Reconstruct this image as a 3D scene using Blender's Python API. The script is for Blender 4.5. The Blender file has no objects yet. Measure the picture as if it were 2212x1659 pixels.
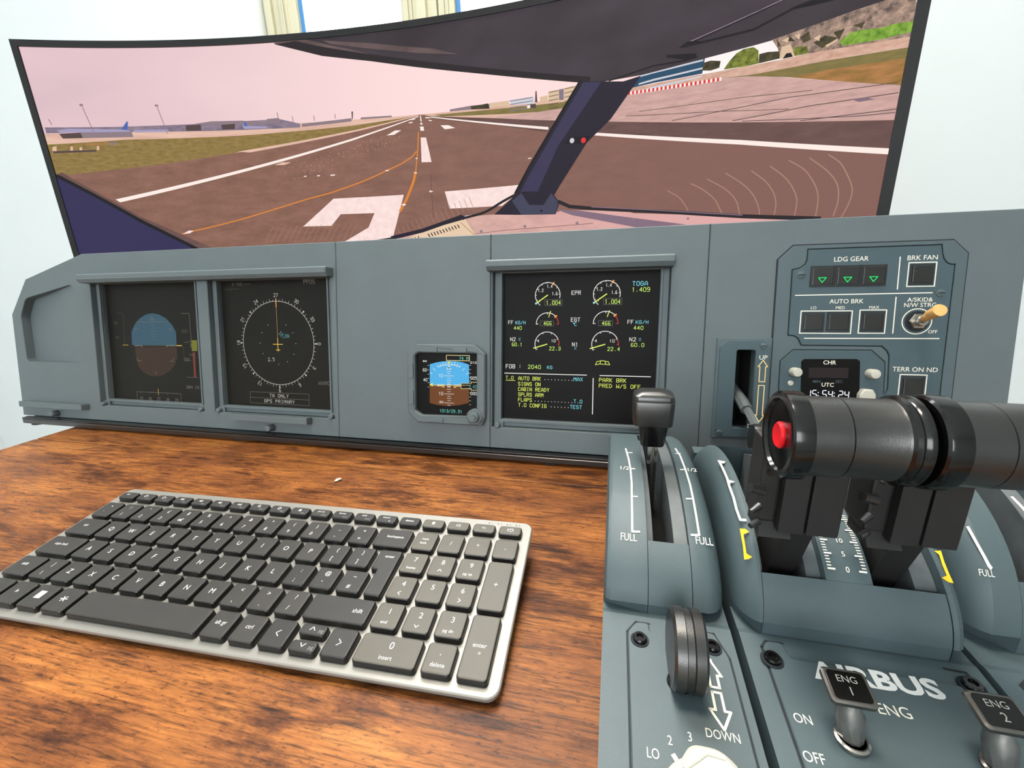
import bpy, bmesh, math, random
from mathutils import Vector, Matrix
from mathutils.geometry import tessellate_polygon

random.seed(7)
S = bpy.context.scene
COL = S.collection
PI = math.pi

# ------------------------------------------------------------------ camera
cam_data = bpy.data.cameras.new('camera')
cam = bpy.data.objects.new('camera', cam_data)
COL.objects.link(cam)
cam_data.sensor_fit = 'HORIZONTAL'
cam_data.sensor_width = 36.0
cam_data.lens = 917.426 / 2212 * 36.0
cam_data.clip_start = 0.01
RX, UP, FW = Vector((0.97336, 0.22703, -0.03048)), Vector((-0.0335, 0.27289, 0.96146)), Vector((-0.22655, 0.93489, -0.27323))
m = Matrix.Identity(4)
for r in range(3):
    m[r][0], m[r][1], m[r][2] = RX[r], UP[r], -FW[r]
m.translation = (0, 0, 0.20614)
cam.matrix_world = m
S.camera = cam

# ------------------------------------------------------------------ world, light, exposure
W = bpy.data.worlds.new('overcast_sky')
S.world = W
W.use_nodes = True
bg = W.node_tree.nodes['Background']
bg.inputs[0].default_value = (0.96, 0.98, 1.0, 1)
bg.inputs[1].default_value = 6.0

def area(name, loc, target, sx, sy, watts, color):
    l = bpy.data.lights.new(name, 'AREA')
    l.shape = 'RECTANGLE'; l.size = sx; l.size_y = sy; l.energy = watts; l.color = color
    o = bpy.data.objects.new(name, l); COL.objects.link(o)
    o.location = loc
    o.rotation_euler = (Vector(target) - Vector(loc)).to_track_quat('-Z', 'Y').to_euler()
    return o
area('daylight_through_desk_window', (-0.33, 1.02, 1.05), (-0.20, -0.6, 0.0), 0.72, 1.2, 70, (1.0, 0.985, 0.96))
area('rear_fill_light', (-0.4, -2.62, 1.0), (-0.3, 1.0, 0.5), 1.9, 1.2, 29, (0.97, 0.99, 1.0))  # fill for the instrument panel, set in the added window behind the camera

S.cycles.max_bounces = 6
S.cycles.diffuse_bounces = 3
S.cycles.glossy_bounces = 3
S.cycles.caustics_reflective = False
S.cycles.caustics_refractive = False

S.view_settings.view_transform = 'Standard'
S.view_settings.look = 'None'
S.view_settings.exposure = 0.0
S.view_settings.gamma = 1.0
S.view_settings.use_curve_mapping = False

# ------------------------------------------------------------------ materials
def lin(c):
    return tuple((v / 255 / 12.92) if v / 255 <= 0.04045 else ((v / 255 + 0.055) / 1.055) ** 2.4 for v in c)
MATS = {}
def mat(name, rgb=(128, 128, 128), rough=0.5, metal=0.0, var=0.0, vscale=40.0, bump=0.0, bscale=400.0, emit=0.0, spec=0.5, coat=0.0):
    """plain procedural material: colour with noise variation and fine noise relief"""
    if name in MATS:
        return MATS[name]
    M = bpy.data.materials.new(name); M.use_nodes = True
    nt = M.node_tree; b = nt.nodes['Principled BSDF']
    c = (*lin(rgb), 1)
    b.inputs['Roughness'].default_value = rough
    b.inputs['Metallic'].default_value = metal
    b.inputs['Specular IOR Level'].default_value = spec
    b.inputs['Coat Weight'].default_value = coat
    b.inputs['Base Color'].default_value = c
    tc = nt.nodes.new('ShaderNodeTexCoord')
    if var > 0:
        n = nt.nodes.new('ShaderNodeTexNoise'); n.inputs['Scale'].default_value = vscale; n.inputs['Detail'].default_value = 5
        nt.links.new(tc.outputs['Object'], n.inputs['Vector'])
        r = nt.nodes.new('ShaderNodeValToRGB')
        r.color_ramp.elements[0].position = 0.3; r.color_ramp.elements[1].position = 0.7
        r.color_ramp.elements[0].color = (*[v * (1 - var) for v in c[:3]], 1)
        r.color_ramp.elements[1].color = (*[min(1, v * (1 + var)) for v in c[:3]], 1)
        nt.links.new(n.outputs['Fac'], r.inputs['Fac']); nt.links.new(r.outputs['Color'], b.inputs['Base Color'])
    if bump > 0:
        n2 = nt.nodes.new('ShaderNodeTexNoise'); n2.inputs['Scale'].default_value = bscale; n2.inputs['Detail'].default_value = 3
        nt.links.new(tc.outputs['Object'], n2.inputs['Vector'])
        bp = nt.nodes.new('ShaderNodeBump'); bp.inputs['Strength'].default_value = bump; bp.inputs['Distance'].default_value = 0.0005
        nt.links.new(n2.outputs['Fac'], bp.inputs['Height']); nt.links.new(bp.outputs['Normal'], b.inputs['Normal'])
    if emit > 0:
        b.inputs['Emission Color'].default_value = c
        b.inputs['Emission Strength'].default_value = emit
        b.inputs['Base Color'].default_value = (0.004, 0.004, 0.004, 1)
    MATS[name] = M
    return M

def lit(name, rgb, strength=1.0):
    """a patch of colour shown by a display"""
    return mat(name, rgb, rough=0.55, emit=strength, spec=0.1)

def lit_tex(name, c0, c1, scale=(40, 40), detail=6, rough=0.6, c2=None, grad=None):
    """display colour with noise (asphalt, grass, sky) laid out in the screen's own coordinates"""
    M = bpy.data.materials.new(name); M.use_nodes = True
    nt = M.node_tree; b = nt.nodes['Principled BSDF']
    b.inputs['Base Color'].default_value = (0.004, 0.004, 0.004, 1); b.inputs['Roughness'].default_value = 0.55
    b.inputs['Specular IOR Level'].default_value = 0.1
    uv = nt.nodes.new('ShaderNodeUVMap')
    mp = nt.nodes.new('ShaderNodeMapping'); mp.inputs['Scale'].default_value = (scale[0], scale[1], 1)
    nt.links.new(uv.outputs['UV'], mp.inputs['Vector'])
    n = nt.nodes.new('ShaderNodeTexNoise'); n.inputs['Scale'].default_value = 1.0; n.inputs['Detail'].default_value = detail; n.inputs['Roughness'].default_value = rough
    nt.links.new(mp.outputs['Vector'], n.inputs['Vector'])
    r = nt.nodes.new('ShaderNodeValToRGB')
    r.color_ramp.elements[0].position = 0.32; r.color_ramp.elements[1].position = 0.68
    r.color_ramp.elements[0].color = (*lin(c0), 1); r.color_ramp.elements[1].color = (*lin(c1), 1)
    nt.links.new(n.outputs['Fac'], r.inputs['Fac'])
    out = r.outputs['Color']
    if c2:   # horizontal drift of the shown colour across the picture
        sx = nt.nodes.new('ShaderNodeSeparateXYZ'); nt.links.new(uv.outputs['UV'], sx.inputs[0])
        mr = nt.nodes.new('ShaderNodeMapRange'); mr.inputs['From Min'].default_value = grad[1]; mr.inputs['From Max'].default_value = grad[2]
        nt.links.new(sx.outputs[grad[0]], mr.inputs['Value'])
        mx = nt.nodes.new('ShaderNodeMix'); mx.data_type = 'RGBA'; mx.blend_type = grad[3] if len(grad) > 3 else 'MIX'
        mx.inputs[7].default_value = (*lin(c2), 1)
        nt.links.new(mr.outputs['Result'], mx.inputs[0]); nt.links.new(out, mx.inputs[6]); out = mx.outputs[2]
    nt.links.new(out, b.inputs['Emission Color']); b.inputs['Emission Strength'].default_value = 1.0
    MATS[name] = M
    return M

def wood(name):
    M = bpy.data.materials.new(name); M.use_nodes = True
    nt = M.node_tree; b = nt.nodes['Principled BSDF']; L = nt.links.new
    tc = nt.nodes.new('ShaderNodeTexCoord')
    def noise(sc, detail, rough=0.6, dist=0.0):
        mp = nt.nodes.new('ShaderNodeMapping'); mp.inputs['Scale'].default_value = sc
        L(tc.outputs['Object'], mp.inputs['Vector'])
        n = nt.nodes.new('ShaderNodeTexNoise'); n.inputs['Scale'].default_value = 1.0; n.inputs['Detail'].default_value = detail
        n.inputs['Roughness'].default_value = rough; n.inputs['Distortion'].default_value = dist
        L(mp.outputs['Vector'], n.inputs['Vector']); return n
    def ramp(src, stops):
        r = nt.nodes.new('ShaderNodeValToRGB'); L(src, r.inputs['Fac'])
        while len(r.color_ramp.elements) < len(stops):
            r.color_ramp.elements.new(0.5)
        for e, (p, c) in zip(r.color_ramp.elements, stops):
            e.position = p; e.color = (*lin(c), 1)
        return r
    def mix(fac, a, bb, mode='MIX'):
        x = nt.nodes.new('ShaderNodeMix'); x.data_type = 'RGBA'; x.blend_type = mode
        if isinstance(fac, float): x.inputs[0].default_value = fac
        else: L(fac, x.inputs[0])
        L(a, x.inputs[6]); L(bb, x.inputs[7]); return x.outputs[2]
    base = ramp(noise((8, 22, 1), 10, 0.68, 0.15).outputs['Fac'], [(0.25, WOOD_A), (0.45, WOOD_B), (0.58, WOOD_C), (0.78, WOOD_D)])
    grain = ramp(noise((40, 620, 1), 6, 0.7, 0.2).outputs['Fac'], [(0.34, (52, 42, 36)), (0.49, (206, 200, 194)), (0.70, (255, 255, 255))])
    c1 = mix(0.85, base.outputs['Color'], grain.outputs['Color'], 'MULTIPLY')
    blot = ramp(noise((12, 46, 1), 11, 0.70, 0.25).outputs['Fac'], [(0.51, (255, 255, 255)), (0.60, (172, 160, 152)), (0.72, (92, 82, 78))])
    c2 = mix(1.0, c1, blot.outputs['Color'], 'MULTIPLY')
    speck = ramp(noise((240, 620, 1), 3, 0.6).outputs['Fac'], [(0.30, (110, 95, 90)), (0.42, (255, 255, 255)), (0.7, (255, 255, 255))])
    c3 = mix(0.7, c2, speck.outputs['Color'], 'MULTIPLY')
    L(c3, b.inputs['Base Color'])
    rr = nt.nodes.new('ShaderNodeMapRange'); rr.inputs['To Min'].default_value = 0.36; rr.inputs['To Max'].default_value = 0.52
    L(grain.outputs['Color'], rr.inputs['Value']); L(rr.outputs['Result'], b.inputs['Roughness'])
    b.inputs['Specular IOR Level'].default_value = 0.28
    bp = nt.nodes.new('ShaderNodeBump'); bp.inputs['Strength'].default_value = 0.25; bp.inputs['Distance'].default_value = 0.0004
    L(grain.outputs['Color'], bp.inputs['Height']); L(bp.outputs['Normal'], b.inputs['Normal'])
    MATS[name] = M
    return M
WOOD_A, WOOD_B, WOOD_C, WOOD_D = (98, 56, 30), (146, 88, 44), (184, 116, 56), (214, 152, 84)

M_FASCIA = mat('grey_blue_paint', (91, 102, 105), 0.55, var=0.03, vscale=30, bump=0.25, bscale=2500)
M_TEAL = mat('slate_blue_paint', (76, 91, 96), 0.5, var=0.03, vscale=40, bump=0.2, bscale=2500)
M_PLATE = mat('deep_slate_blue_paint', (62, 82, 89), 0.5, var=0.03, vscale=60, bump=0.2, bscale=3000)
M_GROOVE = mat('dark_groove', (18, 26, 34), 0.7)
M_PED = mat('pedestal_blue_plastic', (73, 88, 92), 0.48, var=0.04, vscale=60, bump=0.25, bscale=3000)
M_PEDGREY = mat('worn_grey_plastic', (92, 98, 100), 0.55, var=0.12, vscale=120, bump=0.3, bscale=2000)
M_BLACKP = mat('satin_black_plastic', (26, 25, 24), 0.32, spec=1.0, var=0.1, vscale=80, bump=0.12, bscale=2500)
M_BLACKM = mat('matte_black_plastic', (24, 23, 22), 0.6, var=0.1, vscale=80, bump=0.2, bscale=2500)
M_BLACKG = mat('glossy_black_plastic', (15, 15, 15), 0.16)
M_VOID = mat('unlit_interior', (6, 6, 7), 0.9)  # near-black colour stands in for the darkness inside slots and hollows
M_PRINT = mat('cream_print', (244, 240, 224), 0.6)
M_PRINTW = mat('white_print', (232, 232, 228), 0.6)
M_YELLOW = mat('amber_print', (246, 190, 30), 0.6)
M_RED = mat('red_button', (235, 22, 36), 0.35)
M_WHITEP = mat('ivory_plastic', (196, 194, 182), 0.4, var=0.02, vscale=60)
M_STEEL = mat('brushed_steel', (178, 172, 164), 0.24, metal=1.0, var=0.06, vscale=300)
M_DARKSTEEL = mat('dark_metal', (120, 116, 112), 0.35, metal=1.0, var=0.08, vscale=200)
M_BRASS = mat('tan_switch_cap', (222, 172, 104), 0.38, var=0.05, vscale=200)
M_ALU = mat('silver_keyboard_shell', (150, 148, 142), 0.42, metal=0.35, var=0.02, vscale=60, bump=0.15, bscale=4000)
M_KEY = mat('charcoal_key', (50, 48, 46), 0.5, var=0.06, vscale=60, bump=0.12, bscale=3500)
M_KEYD = mat('black_key', (38, 37, 36), 0.5, var=0.06, vscale=60, bump=0.12, bscale=3500)
M_KEYSHADE = mat('shaded_key_side', (14, 14, 14), 0.35)  # shade on the key walls put into the colour; same plastic as the tops
M_KEYL = mat('grey_numpad_key', (86, 83, 74), 0.5, var=0.05, vscale=60, bump=0.12, bscale=3500)
M_LEGEND = mat('white_key_legend', (226, 226, 224), 0.6)
M_LEGENDG = mat('grey_key_legend', (140, 140, 138), 0.6)
M_WALL = mat('white_wall_paint', (220, 228, 230), 0.85, var=0.012, vscale=6, bump=0.1, bscale=300)
M_FRAME = mat('cream_window_paint', (196, 194, 170), 0.5, var=0.02, vscale=12)
M_GASKET = mat('blue_glazing_edge', (70, 130, 190), 0.4)
M_FLOOR = mat('pale_floor', (180, 172, 160), 0.6, var=0.08, vscale=8)
M_WOOD = wood('rustic_brown_wood')
M_BEZEL = mat('black_bezel', (12, 13, 15), 0.5, spec=0.25, var=0.05, vscale=60)
M_SCREENOFF = mat('dark_display_glass', (30, 29, 26), 0.5, spec=0.12)
M_SCREENOFF2 = mat('black_display_glass', (12, 11, 11), 0.5, spec=0.12)
M_FLUFF = mat('pale_dust', (210, 205, 195), 0.9, var=0.1, vscale=900)

def glass(name):
    M = bpy.data.materials.new(name); M.use_nodes = True
    nt = M.node_tree; nt.nodes.clear()
    o = nt.nodes.new('ShaderNodeOutputMaterial'); t = nt.nodes.new('ShaderNodeBsdfTransparent'); g = nt.nodes.new('ShaderNodeBsdfGlossy')
    g.inputs['Roughness'].default_value = 0.02
    fr = nt.nodes.new('ShaderNodeFresnel'); fr.inputs['IOR'].default_value = 1.3
    mx = nt.nodes.new('ShaderNodeMixShader')
    nt.links.new(fr.outputs[0], mx.inputs[0]); nt.links.new(t.outputs[0], mx.inputs[1]); nt.links.new(g.outputs[0], mx.inputs[2]); nt.links.new(mx.outputs[0], o.inputs[0])
    return M
M_GLASS = glass('clear_window_glass')

# ------------------------------------------------------------------ lettering: outlines of the built-in typeface, and a stroke face for displays
_G = {}
def _raw(body, off=0.0):
    cu = bpy.data.curves.new('g', 'FONT'); cu.body = body; cu.size = 1.0; cu.resolution_u = 3; cu.offset = off
    ob = bpy.data.objects.new('g', cu); COL.objects.link(ob)
    dg = bpy.context.evaluated_depsgraph_get(); dg.update()
    me = ob.evaluated_get(dg).to_mesh()
    vs = [(v.co.x, v.co.y) for v in me.vertices]; fs = [tuple(p.vertices) for p in me.polygons]
    ob.evaluated_get(dg).to_mesh_clear()
    bpy.data.objects.remove(ob); bpy.data.curves.remove(cu)
    return vs, fs
def glyph(ch, off=0.0):
    k = (ch, off)
    if k not in _G:
        if ('|', off) not in _G and ch != '|':
            glyph('|', off)
        bar = max(v[0] for v in _raw('|', off)[0])
        adv = max(v[0] for v in _raw(ch + '|', off)[0]) - bar
        vs, fs = ([], []) if ch == ' ' else _raw(ch, off)
        _G[k] = (vs, fs, adv)
    return _G[k]
CAPH = max(v[1] for v in glyph('H')[0])

_SF = {  # points on a 4 x 6 grid, strokes separated by spaces
 '0': '10 30 41 45 36 16 05 01 10', '1': '15 26 20', '2': '05 16 36 45 44 00 40', '3': '05 16 36 45 44 33 13 33 42 41 30 10 01', '4': '30 36 02 42',
 '5': '46 06 04 34 43 41 30 00', '6': '46 16 05 01 10 30 41 42 33 03', '7': '06 46 45 10', '8': '13 33 44 45 36 16 05 04 13 02 01 10 30 41 42 33', '9': '00 30 41 45 36 16 05 04 13 43',
 'A': '00 04 26 44 40 - 02 42', 'B': '00 06 36 45 44 33 03 - 33 42 41 30 00', 'C': '45 36 16 05 01 10 30 41', 'D': '00 06 26 44 42 20 00', 'E': '46 06 00 40 - 03 33', 'F': '46 06 00 - 03 33',
 'G': '45 36 16 05 01 10 30 41 43 23', 'H': '00 06 - 40 46 - 03 43', 'I': '10 30 - 16 36 - 20 26', 'J': '46 41 30 10 01', 'K': '00 06 - 46 02 - 13 40', 'L': '06 00 40', 'M': '00 06 23 46 40',
 'N': '00 06 40 46', 'O': '10 30 41 45 36 16 05 01 10', 'P': '00 06 36 45 44 33 03', 'Q': '10 30 41 45 36 16 05 01 10 - 21 40', 'R': '00 06 36 45 44 33 03 - 23 40', 'S': '45 36 16 05 04 13 33 42 41 30 10 01',
 'T': '06 46 - 20 26', 'U': '06 01 10 30 41 46', 'V': '06 20 46', 'W': '06 00 23 40 46', 'X': '00 46 - 06 40', 'Y': '06 23 46 - 23 20', 'Z': '06 46 00 40',
 '/': '00 46', '-': '03 43', '.': '20 21', ':': '21 22 - 24 25', '%': '00 46 - 05 16 - 30 41', '+': '03 43 - 21 25', ' ': '', '*': '23 24 34 33 23',
}
def strokes(ch):
    out, cur = [], []
    for t in _SF.get(ch, '').split():
        if t == '-':
            out.append(cur); cur = []
        else:
            cur.append((int(t[0]) / 4, int(t[1]) / 6))
    if cur: out.append(cur)
    return out

# ------------------------------------------------------------------ mesh building
def offset_poly(pts, d):
    """grow (d>0) a polygon outward"""
    n = len(pts); ar = sum(pts[i][0] * pts[(i + 1) % n][1] - pts[(i + 1) % n][0] * pts[i][1] for i in range(n))
    sg = 1 if ar > 0 else -1; out = []
    for i in range(n):
        p0, p1, p2 = Vector(pts[i - 1]), Vector(pts[i]), Vector(pts[(i + 1) % n])
        a = (p1 - p0).normalized(); b = (p2 - p1).normalized()
        na = Vector((a.y, -a.x)) * sg; nb = Vector((b.y, -b.x)) * sg
        mm = na + nb
        if mm.length < 1e-6: mm = na
        mm.normalize(); k = d / max(0.3, mm.dot(na))
        out.append(tuple(p1 + mm * k))
    return out
def rrect(x0, y0, x1, y1, r, n=4):
    out = []
    for cx, cy, a in ((x1 - r, y1 - r, 0), (x0 + r, y1 - r, 90), (x0 + r, y0 + r, 180), (x1 - r, y0 + r, 270)):
        for k in range(n + 1):
            t = math.radians(a + 90 * k / n); out.append((cx + r * math.cos(t), cy + r * math.sin(t)))
    return out
def round_poly(pts, r, n=3):
    out = []; N = len(pts)
    for i in range(N):
        p0, p1, p2 = Vector(pts[i - 1]), Vector(pts[i]), Vector(pts[(i + 1) % N])
        d0 = (p0 - p1); d1 = (p2 - p1); rr = min(r, d0.length * 0.45, d1.length * 0.45)
        a = p1 + d0.normalized() * rr; b = p1 + d1.normalized() * rr
        for k in range(n + 1):
            t = k / n; out.append(tuple((1 - t) ** 2 * a + 2 * t * (1 - t) * p1 + t * t * b))
    return out
def circle(cx, cy, r, n=24, a0=0.0):
    return [(cx + r * math.cos(a0 + 2 * PI * k / n), cy + r * math.sin(a0 + 2 * PI * k / n)) for k in range(n)]

def flow(pts, n=5):
    """smooth curve through the points"""
    P = [Vector(p[:2]) for p in pts]; P = [2 * P[0] - P[1]] + P + [2 * P[-1] - P[-2]]; out = []
    for i in range(1, len(P) - 2):
        for k in range(n):
            t = k / n; a, b, c, d = P[i - 1], P[i], P[i + 1], P[i + 2]
            out.append(tuple(0.5 * ((2 * b) + (c - a) * t + (2 * a - 5 * b + 4 * c - d) * t * t + (3 * b - a - 3 * c + d) * t ** 3)))
    return out + [tuple(P[-2])]

def link(name, me, parent=None, loc=None, rot=None):
    o = bpy.data.objects.new(name, me); COL.objects.link(o)
    if parent: o.parent = parent
    if loc is not None: o.location = loc
    if rot is not None: o.rotation_euler = rot
    return o

class MB:
    def __init__(s): s.v, s.f, s.mi, s.sm, s.mats, s.uv = [], [], [], [], [], None
    def mid(s, M):
        if M not in s.mats: s.mats.append(M)
        return s.mats.index(M)
    def add(s, vs, fs, M=None, smooth=False):
        o = len(s.v); s.v += [tuple(v) for v in vs]
        k = s.mid(M) if M else 0
        for f in fs:
            s.f.append(tuple(i + o for i in f)); s.mi.append(k); s.sm.append(smooth)
        return s
    def box(s, x0, x1, y0, y1, z0, z1, M=None, bev=0.0, seg=2):
        bm = bmesh.new(); bmesh.ops.create_cube(bm, size=1)
        for v in bm.verts: v.co = Vector(((x0 + x1) / 2 + v.co.x * (x1 - x0), (y0 + y1) / 2 + v.co.y * (y1 - y0), (z0 + z1) / 2 + v.co.z * (z1 - z0)))
        if bev > 0: bmesh.ops.bevel(bm, geom=bm.edges[:], offset=bev, segments=seg, affect='EDGES', profile=0.6)
        bm.verts.index_update()
        s.add([v.co[:] for v in bm.verts], [[v.index for v in f.verts] for f in bm.faces], M); bm.free(); return s
    def plate(s, outer, holes, z0, z1, M=None, bevel=0.0, axis='z'):
        """flat plate with holes, between z0 and z1 (front at z1)"""
        loops = [list(outer)] + [list(h) for h in holes]
        def area2(p): return sum(p[i][0] * p[(i + 1) % len(p)][1] - p[(i + 1) % len(p)][0] * p[i][1] for i in range(len(p)))
        if area2(loops[0]) < 0: loops[0].reverse()
        for h in loops[1:]:
            if area2(h) > 0: h.reverse()
        flat = [p for l in loops for p in l]
        tris = tessellate_polygon([[Vector((p[0], p[1], 0)) for p in l] for l in loops])
        N = len(flat)
        def mk(p, z): return {'z': (p[0], p[1], z), 'x': (z, p[0], p[1]), 'y': (p[0], z, p[1])}[axis]
        rings = [[mk(p, z0) for p in flat]]
        if bevel > 0:
            ins = []
            for li, l in enumerate(loops): ins += offset_poly(l, -bevel if li == 0 else bevel)
            rings.append([mk(p, z1 - (bevel if z1 > z0 else -bevel)) for p in flat]); rings.append([mk(p, z1) for p in ins])
        else:
            rings.append([mk(p, z1) for p in flat])
        vs = [p for r in rings for p in r]; fs = []
        top = (len(rings) - 1) * N
        for t in tris:
            a, b, c = t
            ax, ay, bx, by, cx, cy = *flat[a][:2], *flat[b][:2], *flat[c][:2]
            if (bx - ax) * (cy - ay) - (by - ay) * (cx - ax) < 0: b, c = c, b
            fs.append((a + top, b + top, c + top)); fs.append((a, c, b))
        for k in range(len(rings) - 1):
            o = 0
            for l in loops:
                n = len(l)
                for i in range(n):
                    j = (i + 1) % n
                    fs.append((k * N + o + i, k * N + o + j, (k + 1) * N + o + j, (k + 1) * N + o + i))
                o += n
        return s.add(vs, fs, M)
    def rings(s, rings, M=None, smooth=True, cap0=True, cap1=True, closed=True):
        n = len(rings[0]); vs = [p for r in rings for p in r]; fs = []
        for k in range(len(rings) - 1):
            for i in range(n if closed else n - 1):
                j = (i + 1) % n; fs.append((k * n + i, k * n + j, (k + 1) * n + j, (k + 1) * n + i))
        s.add(vs, fs, M, smooth)
        o = len(s.v) - len(vs)
        kk = s.mid(M) if M else 0
        if cap0: s.f.append(tuple(o + i for i in reversed(range(n)))); s.mi.append(kk); s.sm.append(False)
        if cap1: s.f.append(tuple(o + (len(rings) - 1) * n + i for i in range(n))); s.mi.append(kk); s.sm.append(False)
        return s
    def lathe(s, prof, c=(0, 0, 0), axis='z', n=32, M=None, smooth=True):
        """prof: (radius, distance along axis)"""
        rr = []
        for r, d in prof:
            ring = []
            for k in range(n):
                a = 2 * PI * k / n; u, w = r * math.cos(a), r * math.sin(a)
                ring.append({'z': (c[0] + u, c[1] + w, c[2] + d), 'x': (c[0] + d, c[1] + u, c[2] + w), 'y': (c[0] + w, c[1] + d, c[2] + u)}[axis])
            rr.append(ring)
        return s.rings(rr, M, smooth)
    def tube(s, pts, r, n=12, M=None):
        rr = []; up = Vector((0.123, 0.37, 0.92))
        P = [Vector(p) for p in pts]
        for i, p in enumerate(P):
            t = (P[min(i + 1, len(P) - 1)] - P[max(i - 1, 0)]).normalized()
            a = t.cross(up).normalized(); b = t.cross(a).normalized()
            ri = r[i] if isinstance(r, (list, tuple)) else r
            rr.append([tuple(p + a * ri * math.cos(2 * PI * k / n) + b * ri * math.sin(2 * PI * k / n)) for k in range(n)])
        return s.rings(rr, M)
    def build(s, name, M=None, parent=None, loc=None, rot=None, sharp=35):
        me = bpy.data.meshes.new(name); me.from_pydata(s.v, [], s.f)
        for k in ([M] if M else s.mats): me.materials.append(k)
        if not M:
            me.polygons.foreach_set('material_index', s.mi)
        me.polygons.foreach_set('use_smooth', s.sm)
        if s.uv:
            l = me.uv_layers.new(name='UVMap')
            for lp in me.loops: l.data[lp.index].uv = s.uv[lp.vertex_index]
        me.validate(); me.update()
        if any(s.sm):
            bm = bmesh.new(); bm.from_mesh(me)
            bmesh.ops.recalc_face_normals(bm, faces=bm.faces[:]); bm.to_mesh(me); bm.free()
            me.set_sharp_from_angle(angle=math.radians(sharp))
            me.polygons.foreach_set('use_smooth', s.sm)
        return link(name, me, parent, loc, rot)

class Draw:
    """flat print on a surface: map2(x, y) gives the point on the surface"""
    def __init__(s, mp=None, z=0.0):
        s.mb = MB(); s.map = mp or (lambda x, y: (x, y, z))
    def poly(s, pts, M):
        n = len(pts); ar = sum(pts[i][0] * pts[(i + 1) % n][1] - pts[(i + 1) % n][0] * pts[i][1] for i in range(n))
        if ar < 0: pts = pts[::-1]
        s.mb.add([s.map(*p[:2]) for p in pts], [range(n)], M); return s
    def rect(s, x0, y0, x1, y1, M): return s.poly([(x0, y0), (x1, y0), (x1, y1), (x0, y1)], M)
    def line(s, pts, w, M, closed=False, cap=0.35):
        pts = list(pts) + ([pts[0]] if closed else [])
        for (ax, ay), (bx, by) in zip(pts[:-1], pts[1:]):
            d = math.hypot(bx - ax, by - ay)
            if d < 1e-9: continue
            tx, ty = (bx - ax) / d, (by - ay) / d; h = w / 2; e = w * cap
            s.poly([(ax - tx * e - ty * h, ay - ty * e + tx * h), (ax - tx * e + ty * h, ay - ty * e - tx * h), (bx + tx * e + ty * h, by + ty * e - tx * h), (bx + tx * e - ty * h, by + ty * e + tx * h)], M)
        return s
    def box(s, x0, y0, x1, y1, w, M): return s.line([(x0, y0), (x1, y0), (x1, y1), (x0, y1)], w, M, True, 0.5)
    def arc(s, cx, cy, r, a0, a1, w, M, n=24):
        p = [(cx + r * math.cos(math.radians(a0 + (a1 - a0) * k / n)), cy + r * math.sin(math.radians(a0 + (a1 - a0) * k / n))) for k in range(n + 1)]
        return s.line(p, w, M, False, 0.1)
    def disc(s, cx, cy, r, M, n=20): return s.poly(circle(cx, cy, r, n), M)
    def text(s, t, x, y, h, M, align='l', ang=0.0, wide=1.0, off=0.0, shear=0.0):
        k = h / CAPH; tot = sum(glyph(c, off)[2] for c in t) * k * wide
        px = {'l': 0, 'c': -tot / 2, 'r': -tot}[align]; ca, sa = math.cos(ang), math.sin(ang)
        for c in t:
            vs, fs, adv = glyph(c, off)
            out = []
            for vx, vy in vs:
                lx, ly = px + vx * k * wide + vy * k * shear, vy * k
                out.append(s.map(x + lx * ca - ly * sa, y + lx * sa + ly * ca))
            s.mb.add(out, fs, M); px += adv * k * wide
        return s
    def disp(s, t, x, y, h, pitch, M, w=None, align='l', ang=0.0):
        """display lettering: strokes on a fixed pitch"""
        w = w or h * 0.13; gw = pitch * 0.66; ca, sa = math.cos(ang), math.sin(ang)
        px = {'l': 0, 'c': -len(t) * pitch / 2 + (pitch - gw) / 2, 'r': -len(t) * pitch}[align]
        for c in t:
            for st in strokes(c):
                s.line([(x + (px + a * gw) * ca - b * h * sa, y + (px + a * gw) * sa + b * h * ca) for a, b in st], w, M)
            px += pitch
        return s
    def build(s, name, parent=None): return s.mb.build(name, None, parent)

def tag(o, label=None, cat=None, group=None, kind=None):
    if label: o['label'] = label
    if cat: o['category'] = cat
    if group: o['group'] = group
    if kind: o['kind'] = kind
    return o
def empty(name, loc=(0, 0, 0), rot=(0, 0, 0)):
    o = bpy.data.objects.new(name, None); COL.objects.link(o); o.location = loc; o.rotation_euler = rot; o.empty_display_size = 0.02
    return o
for ch in 'ABCDEFGHIJKLMNOPQRSTUVWXYZ': glyph(ch)   # outlines are read while the scene is still empty

# ================================================================== the room
WY = 0.88            # face of the window wall
def struct(o): return tag(o, kind='structure')
mb = MB(); mb.plate([(-1.95, -0.74), (2.2, -0.74), (2.2, 1.75), (-1.95, 1.75)], [[(-0.715, 0.22), (0.045, 0.22), (0.045, 1.55), (-0.715, 1.55)]], WY + 0.22, WY, M_WALL, axis='y')
struct(mb.build('wall_back', None))
struct(MB().box(-2.15, -1.95, -2.6, WY, -0.74, 1.75).build('wall_left', M_WALL))
struct(MB().box(2.2, 2.4, -2.6, WY, -0.74, 1.75).build('wall_right', M_WALL))
mb = MB(); mb.plate([(-2.15, -0.74), (2.4, -0.74), (2.4, 1.75), (-2.15, 1.75)], [[(-1.4, 0.35), (0.6, 0.35), (0.6, 1.65), (-1.4, 1.65)]], -2.8, -2.6, M_WALL, axis='y')
struct(mb.build('wall_front', None))
struct(MB().box(-2.15, 2.4, -2.8, WY + 0.22, -0.80, -0.74).build('floor', M_FLOOR))
struct(MB().box(-2.15, 2.4, -2.8, WY + 0.22, 1.75, 1.85).build('ceiling', M_WALL))

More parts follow.
